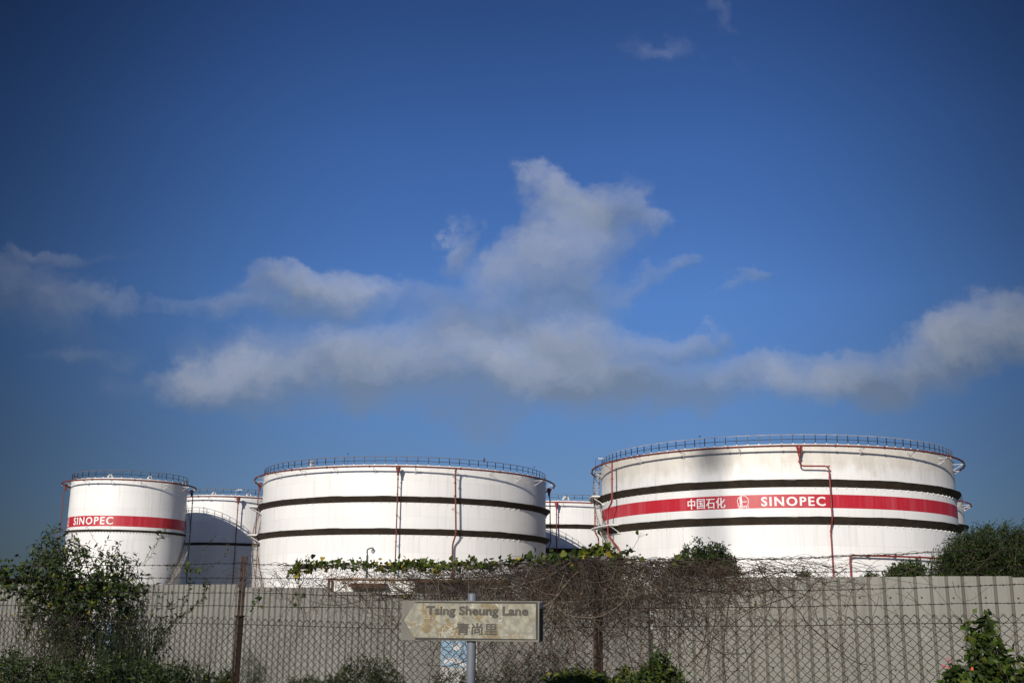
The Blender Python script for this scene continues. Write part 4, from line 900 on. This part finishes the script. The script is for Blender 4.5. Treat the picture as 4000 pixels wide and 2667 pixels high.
# tall grass
def grass_clump(name, label, px0, px1, ptop, Y, n, org):
    ST = MB(); c0 = at(org, 2400, Y)*[1, 1, 0]
    for i in range(n):
        bx_ = at(random.uniform(px0, px1)*.4+org*.6, 2600, Y+random.gauss(0, .15))*[1, 1, 0]; tp_ = at(random.uniform(px0, px1), random.uniform(ptop, ptop+190), Y+random.gauss(0, .2))
        P_ = curve(bx_, tp_, 9, wig=.06, up=.0); P_[:, 0] += np.linspace(0, 1, 9)**3*random.uniform(-.12, .12); P_[-1, 2] -= random.uniform(0, .08)
        wd = random.uniform(.005, .010)*np.array([.8, 1, 1, 1, .9, .8, .6, .4, .05]); s_ = unit(np.array([1, random.uniform(-.4, .4), 0])); V = []
        for p, w1 in zip(P_, wd): V += [p-s_*w1-c0, p-c0+[0, .003, 0], p+s_*w1-c0]
        ST.add(V, [(3*j+a, 3*j+a+1, 3*j+4+a, 3*j+3+a) for j in range(8) for a in (0, 1)], random.choice((0, 0, 1)))
    o = ST.build(name, [LG[5], LG[1]]); o.location = tuple(c0); return tag(o, label, 'grass', 'clumps of tall grass')
grass_clump('grass_clump', 'tall blades of grass rising through the shrub at the left', 410, 580, 2335, 11.9, 130, 500)
grass_clump('grass_clump', 'short grass clump at the fence foot beside the left post', 640, 860, 2520, 11.3, 60, 760)
# slender climbing sprays
def spray(label, pts, Y, lf, wts, kind='lance', n=3, per=26, r=.0028, spreadx=.02, name='creeper', group='slender creeper sprays'):
    g0 = at(pts[0][0], pts[0][1], Y(pts[0][0]) if callable(Y) else Y)*[1, 1, 0]; g = empty(name, g0, label, 'creeper', group); LV = Leaves(); ST = Stems(); wt = np.array(wts, float); wt /= wt.sum()
    for k in range(n):
        P_ = np.array([at(x_+random.gauss(0, 6)*(k > 0), y_+random.gauss(0, 6)*(k > 0), (Y(x_) if callable(Y) else Y)+random.gauss(0, .03)) for x_, y_ in pts])
        tt = np.linspace(0, len(pts)-1, 6*len(pts)); P_ = np.stack([np.interp(tt, range(len(pts)), P_[:, i]) for i in range(3)], 1); P_ += rng.normal(size=P_.shape)*.004
        ST.add(P_, r, r*.5); ctr = rng.random(max(3, per//4))*(len(P_)-1.01); t = np.clip(rng.choice(ctr, per)+rng.normal(size=per)*(len(P_)*.035), 0, len(P_)-1.02) if kind == 'ivy' else rng.random(per)*(len(P_)-1.01); i0 = t.astype(int); C = P_[i0]+(P_[i0+1]-P_[i0])*(t-i0)[:, None]
        D = rng.normal(size=C.shape)*.7+unit(P_[i0+1]-P_[i0])*.5+[0, 0, -.1]; L = lf[0]*(.55+.8*rng.random(per)); mi = rng.choice(len(LG), per, p=wt)
        if kind == 'ivy':
            off = unit(D)*(.012+.055*rng.random((per, 1))**1.6); L = L*(.45+.62*rng.random(per))
            for c_, d_ in zip(C, off): ST.add([c_, c_+d_], .0012, .001)
            LV.ivy(C+off, D+rng.normal(size=D.shape)*.5, L, mi)
        else: LV.lance(C, D, L, L*lf[1], mi, droop=.15)
    LV.build('foliage', LG, g, g0); ST.build('stems', [M_STEM, *M_VINE], g, g0); return g
YF = lambda px: (lambda P_: P_[1])(fh(px, 2350))-.05
lw = (4, 2, .3, 0, .6, 3)
spray('thin leafy spray reaching up in front of the left tank lettering', [(395, 2190), (380, 2130), (345, 2060), (330, 2030)], 12.2, (.05, .3), lw, n=1, per=9)
spray('taller thin spray crossing the last letter on the left tank', [(380, 2200), (410, 2130), (425, 2090), (440, 2030)], 12.2, (.055, .3), lw, n=1, per=10)
spray('upright spray left of the shaded tank', [(560, 2210), (595, 2160), (620, 2110), (640, 2060)], 12.1, (.05, .32), lw, n=2, per=14)
spray('curling green spray before the shaded tank, ending at its dark girder', [(720, 2260), (750, 2200), (800, 2150), (845, 2090)], 12., (.04, .35), (2, 3, .5, 0, 2, 1), n=1, per=16)
spray('arching green spray just left of the rusty post', [(790, 2230), (860, 2190), (885, 2160), (895, 2120), (870, 2100)], 12., (.04, .35), (2, 3, .5, 0, 2, 1), n=1, per=14)
spray('leafy creeper climbing the mesh from the grass to the wires', [(580, 2600), (640, 2500), (700, 2400), (735, 2310), (750, 2230)], 12., (.052, .42), (3, 3, .3, .05, .8, 2), n=3, per=34)
spray('creeper leaning right across the mesh below the wires', [(540, 2560), (640, 2460), (720, 2400), (790, 2340), (810, 2270)], 11.9, (.05, .42), (4, 2, .2, .05, .4, 3), n=3, per=26)
spray('yellowing creeper wound round the top wire at the shaded tank', [(640, 2205), (680, 2212), (720, 2216), (765, 2222), (800, 2230)], 12., (.05, .7), (1, 2, 2.5, 1., 1.5, 0), 'ivy', n=2, per=14)
# vine leaves on the top wire
iw = (1.3, 2.4, 2.8, .9, 2.6, 0)
spray('ivy running along the top wire, from the middle tank to the cabin', [(1140, 2235), (1170, 2212), (1250, 2205), (1330, 2203), (1430, 2203), (1520, 2212)], YF, (0.046, 1), iw, 'ivy', n=5, per=64, group='ivy strands on the wires')
spray('ivy strand hanging down to the hoarding, left end of the ivy', [(1190, 2220), (1165, 2270), (1155, 2320), (1170, 2385)], YF, (0.041, 1), (2, 3, 1, .2, 1, 0), 'ivy', n=1, per=15, group='ivy strands on the wires')
spray('short sprig of ivy leaves standing above the wire', [(1205, 2210), (1212, 2190), (1200, 2160)], YF, (.05, 1), (3, 2, .5, 0, 1, 0), 'ivy', n=1, per=7, group='ivy strands on the wires')
spray('ivy clump over the cabin with yellow leaves below it', [(1500, 2215), (1580, 2205), (1650, 2208), (1720, 2206), (1800, 2203), (1900, 2202)], YF, (0.046, 1), iw, 'ivy', n=5, per=70, group='ivy strands on the wires')
spray('row of upright ivy leaves at the right foot of the middle tank', [(1890, 2210), (1960, 2200), (2040, 2188), (2120, 2184), (2200, 2176)], YF, (0.048, 1), (3, 3, .5, .2, 1.6, 0), 'ivy', n=4, per=46, group='ivy strands on the wires')
spray('bright ivy round the second post top with yellow leaves', [(2200, 2185), (2270, 2160), (2340, 2140), (2390, 2160), (2430, 2170), (2500, 2180)], YF, (0.052, 1), (2, 2, 1.6, 1.2, 2.5, 0), 'ivy', n=4, per=40, group='ivy strands on the wires')
spray('ivy tendril arching above the stairs of the right tank', [(2420, 2170), (2470, 2145), (2490, 2110), (2505, 2078)], YF, (0.044, 1), (2, 2, 1, .3, 2, 0), 'ivy', n=1, per=10, group='ivy strands on the wires')
spray('ivy leaves lying on the tangle right of the second post', [(2380, 2190), (2430, 2200), (2410, 2225), (2520, 2200), (2620, 2188), (2700, 2186)], YF, (0.044, 1), (1.5, 2, 2, .5, 3, 0), 'ivy', n=2, per=18, group='ivy strands on the wires')
spray('ivy leaves over the tangle left of the second post', [(2200, 2200), (2260, 2215), (2320, 2205), (2300, 2225), (2240, 2225)], YF, (0.048, 1), (1, 2.5, 1.5, .1, 3, 0), 'ivy', n=1, per=13, group='ivy strands on the wires')
spray('small yellow-green ivy sprig just above the left end of the sign', [(1530, 2300), (1560, 2330), (1585, 2320), (1600, 2330)], YF, (0.048, 1), (0, 2, 3, 1.5, 2, 0), 'ivy', n=1, per=8, group='ivy strands on the wires')
spray('ivy sprig hanging in the mesh beside the left post', [(1010, 2300), (1015, 2330), (1000, 2350), (985, 2370)], YF, (.05, 1), (2, 3, 1, 0, 1, 0), 'ivy', n=1, per=9, group='ivy strands on the wires')
# the dead vines: thousands of bare stems woven over the wires
dv = Stems()
VT = ([880, 1000, 1200, 1500, 1700, 1900, 2150, 2300, 2400, 2600, 2870, 3100, 3300], [2215, 2205, 2205, 2212, 2212, 2205, 2186, 2172, 2176, 2186, 2192, 2182, 2185])
def dens(px, py):
    top = np.interp(px, [880, 1000, 1200, 1500, 1700, 1900, 2150, 2300, 2400, 2600, 2870, 3100, 3300], [2215, 2205, 2205, 2212, 2212, 2205, 2186, 2172, 2176, 2186, 2192, 2182, 2185])
    a = np.interp(px, [850, 1000, 1300, 1500, 1640, 1850, 2100, 2450, 2700, 2900, 3100, 3350, 3600], [.05, .10, .20, .42, .75, .95, 1.0, 1., .72, .42, .20, .05, .0])
    if py < top-1: return 0
    full = np.interp(px, [1500, 2000, 2350, 2600, 2900, 3200], [2300, 2330, 2400, 2330, 2290, 2280])
    lo = np.interp(px, [900, 1300, 1600, 2000, 2450, 2800, 3200], [.12, .14, .14, .20, .20, .13, .05])
    v = 1. if py < full else np.interp(py, [full, full+70, 2500, 2690], [1., lo*1.25, lo, lo*.55])
    return a*v
cnt = 0
N_VINE = 7600
while cnt < N_VINE:
    px, py = random.uniform(860, 3560), 2170+abs(random.gauss(0, 1))*0+random.uniform(0, 1)**1.9*510
    if random.random() > dens(px, py): continue
    cnt += 1; off = random.uniform(-.10, .13) if py < 2400 else random.uniform(-.22, -.07); c = fh(px, py, off)
    Lh = random.uniform(.10, .42); n = 8; a = random.gauss(0, .9) if py < 2300 else random.gauss(0, .9)+random.choice((0, 1.2, -1.2)); k = random.gauss(0, 1.6)/Lh*.6; ds = Lh/n
    P_ = [np.array(c)]; ang_ = a; dz = random.gauss(0, .12)
    for j in range(n):
        ang_ += k*ds+random.gauss(0, .16); P_.append(P_[-1]+(FE*math.cos(ang_)+np.array([0, 0, math.sin(ang_)])+FN*dz)*ds)
    P_ = np.array(P_); PX, PY = zip(*[proj(q) for q in P_]); tp = np.interp(PX, VT[0], VT[1])
    if (np.array(PY) < tp-random.choice((3, 5, 8, 16, 30))).any(): continue
    pe = proj(P_[-1]);
    if dens(pe[0], pe[1]) <= .02 and random.random() < .85: continue
    rr_ = random.choice((.0014, .0018, .0018, .0024)); dv.add(P_, rr_, rr_*.7, random.choice((0, 0, 0, 1, 1, 2)))
for i in range(330):     # long hanging and looping stems
    px = random.triangular(900, 3500, 2200) if i > 40 else random.uniform(900, 3600); py = random.uniform(2190, 2330); c = fh(px, py, random.uniform(-.08, .1)); Lh = random.uniform(.5, 1.3); n = 18; ang_ = random.choice((-1.2, -1.9, -.6, -2.5))+random.gauss(0, .3); P_ = [c]; k = random.gauss(0, .9)
    for j in range(n): ang_ += (k+random.gauss(0, 1.8))*Lh/n; P_.append(P_[-1]+(FE*math.cos(ang_)+np.array([0, 0, math.sin(ang_)]))*Lh/n+FN*random.gauss(0, .004))
    PX, PY = zip(*[proj(q) for q in P_])
    if (np.array(PY) < np.interp(PX, VT[0], VT[1])-6).any(): continue
    tk = random.choice((1, 1, 1, 1.7, 2.4)); dv.add(np.array(P_), .0022*tk, .0013*tk, random.choice((0, 1, 1, 2)))
for s_i in range(16):    # runners twisted along the top wire
    x_a = random.uniform(880, 3000); x_b = x_a+random.uniform(200, 700); f = kn(STR[0]); xs = np.linspace(x_a, x_b, 40)
    dv.add(np.array([fh(x_, f(x_)+random.gauss(0, 3)+5*math.sin(x_*.05+s_i), .02+.02*math.sin(x_*.03+s_i)) for x_ in xs]), .0026, .0018, random.choice((0, 0, 1)))
# arching bare shoot towards the right
dv.add(np.array([fh(x_, y_) for x_, y_ in [(3280, 2290), (3360, 2250), (3420, 2190), (3500, 2170), (3560, 2160), (3630, 2150)]]), .002, .001, 0)
dv.add(np.array([fh(x_, y_) for x_, y_ in [(3550, 2270), (3570, 2300), (3540, 2330), (3520, 2370), (3470, 2400), (3480, 2430)]]), .002, .001, 0)
dv.add(np.array([fh(x_, y_) for x_, y_ in [(3720, 2270), (3735, 2320), (3760, 2348), (3800, 2340), (3850, 2300), (3870, 2285)]]), .002, .001, 0)
for i in range(420):
    px = random.triangular(1000, 3300, 2200); py = random.uniform(2190, 2480)
    if random.random() > dens(px, py)+.05: continue
    c = fh(px, py, random.uniform(-.08, .14)); d = unit(rng.normal(size=3)); s_ = unit(np.cross(d, rng.normal(size=3)))*random.uniform(.008, .016); L_ = random.uniform(.018, .04)
    dv.mb.add([c, c+d*L_*.5+s_, c+d*L_, c+d*L_*.5-s_], [(0, 1, 2, 3)], random.choice((0, 1, 1, 3)))
tag(dv.build('dead_vines', M_VINE+[LG[2]]), 'dense brown tangle of dead vines hanging over the wires', 'dead vines', kind='stuff')

# bushes at the fence foot
def foot(px0, px1): return [at(x_, 2600, 10.4)*[1, 1, 0] for x_ in np.linspace(px0, px1, 6)]
LB = 'bushes growing at the fence foot'
plant('bush', 'small-leaved green bush below the left end of the sign', 'bush', [at(x_, 2600, 11.9)*[1, 1, 0] for x_ in np.linspace(1380, 1560, 5)], [(1325, 2610), (1350, 2575), (1400, 2560), (1415, 2552), (1450, 2560), (1520, 2585), (1570, 2630), (1620, 2690), (1300, 2690)], 150, 11.7, .3, (.026, .5), (3, 4, .6, 0, 1.5, 0), 10, cluster=4, spread=.05, along=.4, stem_r=.003, group=LB)
plant('bush', 'low green weeds between the left post and the bush', 'weeds', [at(x_, 2600, 11.6)*[1, 1, 0] for x_ in np.linspace(1120, 1340, 5)], [(1120, 2650), (1180, 2640), (1240, 2645), (1320, 2630), (1360, 2690), (1120, 2690)], 60, 11.4, .3, (.028, .5), (3, 4, .4, 0, 1, 0), 9, cluster=4, spread=.04, along=.3, stem_r=.003, group=LB)
plant('bush', 'feathery-leaved plant beside the left post', 'bush', [at(x_, 2600, 12.3)*[1, 1, 0] for x_ in np.linspace(960, 1020, 3)], [(950, 2590), (970, 2520), (1000, 2560), (1040, 2590), (1030, 2660), (960, 2690)], 45, 12.2, .2, (.03, .14), (3, 3, 0, 0, 1, 3), 16, cluster=5, spread=.04, along=.5, stem_r=.002, group=LB)
plant('bush', 'yellow-green weeds left of the left post', 'weeds', [at(x_, 2600, 11.8)*[1, 1, 0] for x_ in np.linspace(850, 920, 3)], [(850, 2640), (880, 2620), (915, 2610), (925, 2690), (840, 2690)], 40, 11.7, .2, (.03, .5), (2, 3, 1.5, .1, 1, 0), 9, cluster=4, spread=.04, along=.3, stem_r=.003, group=LB)
plant('bush', 'feathery mimosa right of the sign post behind the mesh', 'bush', [at(x_, 2600, 11.6)*[1, 1, 0] for x_ in np.linspace(1980, 2200, 5)], [(1960, 2560), (2020, 2520), (2090, 2500), (2150, 2490), (2230, 2520), (2280, 2570), (2300, 2690), (1940, 2690)], 130, 11.4, .3, (.034, .13), (3, 4, .1, 0, 2, 1), 20, cluster=5, spread=.04, along=.5, stem_r=.002, group=LB)
plant('bush', 'narrow-leaved weeds behind the sign post', 'weeds', [at(x_, 2600, 11.6)*[1, 1, 0] for x_ in np.linspace(1700, 1880, 5)], [(1690, 2650), (1730, 2620), (1800, 2635), (1880, 2610), (1960, 2640), (1960, 2690), (1690, 2690)], 70, 11.4, .3, (.04, .22), (4, 3, .2, 0, .5, 2), 10, cluster=4, spread=.04, along=.4, stem_r=.003, group=LB)
plant('bush', 'bright yellow-green bush around the second post', 'bush', [q*[1, .955, 1] for q in foot(2150, 2450)], [(2130, 2650), (2180, 2630), (2250, 2620), (2300, 2605), (2330, 2640), (2420, 2630), (2450, 2600), (2520, 2640), (2560, 2690), (2110, 2690)], 130, 10.0, .2, (.046, .55), (2, 3, 3, .3, 3, 0), 8, cluster=4, spread=.04, along=.25, stem_r=.004, group=LB)
plant('bush', 'dark green pointed bush right of the second post', 'bush', [q*[1, .94, 1] for q in foot(2500, 2700)], [(2560, 2530), (2575, 2518), (2600, 2560), (2620, 2600), (2650, 2630), (2700, 2690), (2440, 2690), (2450, 2630), (2520, 2620), (2545, 2580)], 130, 9.75, .16, (.044, .5), (5, 3, .8, .0, 1, 0), 9, cluster=4, spread=.035, along=.35, stem_r=.004, group=LB)
pl = [(3690, 2600), (3720, 2590), (3800, 2600), (3830, 2560), (3790, 2510), (3790, 2480), (3825, 2460), (3850, 2410), (3875, 2405), (3890, 2430), (3885, 2510), (3905, 2530), (3960, 2550), (4010, 2580), (4060, 2600), (4060, 2700), (3720, 2700), (3700, 2640)]
gl = plant('lantana_bush', 'lantana bush with pink and orange flowers, bottom right corner', 'bush', [at(x_, 2600, 8.0)*[1, 1, 0] for x_ in np.linspace(3760, 4040, 6)], pl, 105, 8.1, .3, (.066, .62), (2.5, 4, .8, .0, 3, 0), 7, cluster=3, spread=.035, along=.3, stem_r=.004, group=LB)
M_FL = [mat('pink_petal', (.55, .06, .16), None, .6), mat('orange_petal', (.70, .16, .03), None, .6)]
for px, py, k in ((3702, 2576, 0), (3711, 2590, 1), (3686, 2600, 0), (3708, 2607, 0), (3797, 2611, 1)):
    mb = MB(); c = at(px, py, 7.95)-np.array(gl.location)
    for i in range(12):
        d = unit(rng.normal(size=3)+[0, -.8, .4]); s_ = unit(np.cross(d, (0, 0, 1.)))*.006; u_ = np.cross(s_, d); p = c+d*.014
        mb.add([p+s_, p+u_*.9, p-s_, p-u_*.9], [(0, 1, 2, 3)], (k if random.random() < .75 else 1-k))
    mb.build('flower', M_FL, gl)
# trees behind the hoarding
def tree(name, label, base_px, Y, poly, ntips, per, leaf, wts, group='trees growing behind the hoarding', dY=1.2, cluster=6, spread=.16, r=.09, along=.3):
    b = at(base_px, 2400, Y)*[1, 1, 0]; g = empty(name, b, label, 'tree', group); LV = Leaves(); tr = MB(); wt = np.array(wts, float); wt /= wt.sum()
    xs = [p[0] for p in poly]; ys = [p[1] for p in poly]; h = at(base_px, (min(ys)+max(ys))/2, Y)[2]; forks = []
    tr.tube(curve(b, b+[.1, 0, h*.45], 6, wig=.02)-b, np.linspace(r, r*.7, 6), 8, cap=False)
    for i in range(9):
        q = at(random.uniform(min(xs), max(xs))*.8+base_px*.2, random.uniform(min(ys)*.35+max(ys)*.65, max(ys)), Y+random.gauss(0, dY*.4)); tr.tube(curve(b+[.1, 0, h*.45*random.uniform(.4, 1)], q, 7, wig=.06, up=.08)-b, np.linspace(r*.55, r*.22, 7), 6, cap=False); forks.append(q)
    for (px, py) in polysample(poly, ntips):
        tip = at(px, py, Y+random.gauss(0, dY*.5)); fk = min(random.sample(forks, 4), key=lambda q: np.linalg.norm(q-tip)); P_ = curve(fk, tip, 7, wig=.07, up=.06); tr.tube(P_-b, np.linspace(r*.14, r*.03, 7), 3, cap=False)
        t = 1-rng.random(per)**1.2*(along+.3); t[0] = 1; idx = t*6; i0 = np.clip(idx.astype(int), 0, 5); fr = (idx-i0)[:, None]; C = P_[i0]*(1-fr)+P_[i0+1]*fr
        cdir = rng.normal(size=(per, 3))*.8+[0, 0, .1]; n_ = cluster
        C = np.repeat(C, n_, 0)+np.repeat(unit(cdir), n_, 0)*np.tile(np.linspace(.05, 1, n_), per)[:, None]*spread; D = np.repeat(unit(cdir), n_, 0)*.4+rng.normal(size=(per*n_, 3))*.7+[0, 0, -.3]
        L = leaf[0]*(.6+.8*rng.random(per*n_)); LV.lance(C, D, L, L*leaf[1], rng.choice(len(LG), per*n_, p=wt), droop=.2)
    LV.build('crown', LG, g, b); tr.build('trunk', M_BARK, g); return g
tree('feathery_tree', 'dark feathery tree rising over the hoarding at the right edge', 3870, 34, [(3625, 2235), (3640, 2190), (3675, 2160), (3700, 2125), (3720, 2098), (3770, 2072), (3820, 2068), (3870, 2055), (3940, 2045), (4080, 2050), (4080, 2290), (3640, 2290)], 430, 12, (.10, .26), (8, 2.5, .2, .0, .2, 0), dY=1.6, cluster=7, spread=.30, r=.14)
tree('feathery_tree', 'smaller feathery tree over the hoarding beside the low red pipe', 3550, 31, [(3470, 2245), (3490, 2215), (3510, 2200), (3535, 2195), (3565, 2205), (3595, 2198), (3612, 2215), (3620, 2290), (3460, 2290)], 85, 11, (.11, .32), (5, 4, .4, 0, .6, 0), dY=.8, cluster=6, spread=.22)
tree('feathery_tree', 'tiny treetop peeping over the hoarding left of the pipe corner', 3145, 30, [(3110, 2250), (3130, 2242), (3170, 2246), (3175, 2290), (3105, 2290)], 22, 9, (.10, .34), (5, 4, .6, 0, 1, 0), dY=.4, cluster=5, spread=.15, r=.05)
tree('feathery_tree', 'sparse twig top over the hoarding between pipe and smaller tree', 3395, 30, [(3375, 2252), (3390, 2238), (3420, 2248), (3425, 2290), (3370, 2290)], 18, 8, (.10, .34), (5, 4, .6, 0, 1, 0), dY=.4, cluster=5, spread=.15, r=.05)
tree('small_tree', 'small round-crowned tree in front of the largest tank, above the dead vines', 2740, 24, [(2620, 2215), (2650, 2170), (2672, 2150), (2700, 2130), (2725, 2105), (2750, 2135), (2790, 2130), (2805, 2125), (2830, 2155), (2862, 2165), (2870, 2195), (2900, 2250), (2840, 2290), (2600, 2290)], 200, 10, (.075, .42), (7, 3, .2, 0, .3, 0), dY=.9, cluster=6, spread=.13, r=.06)
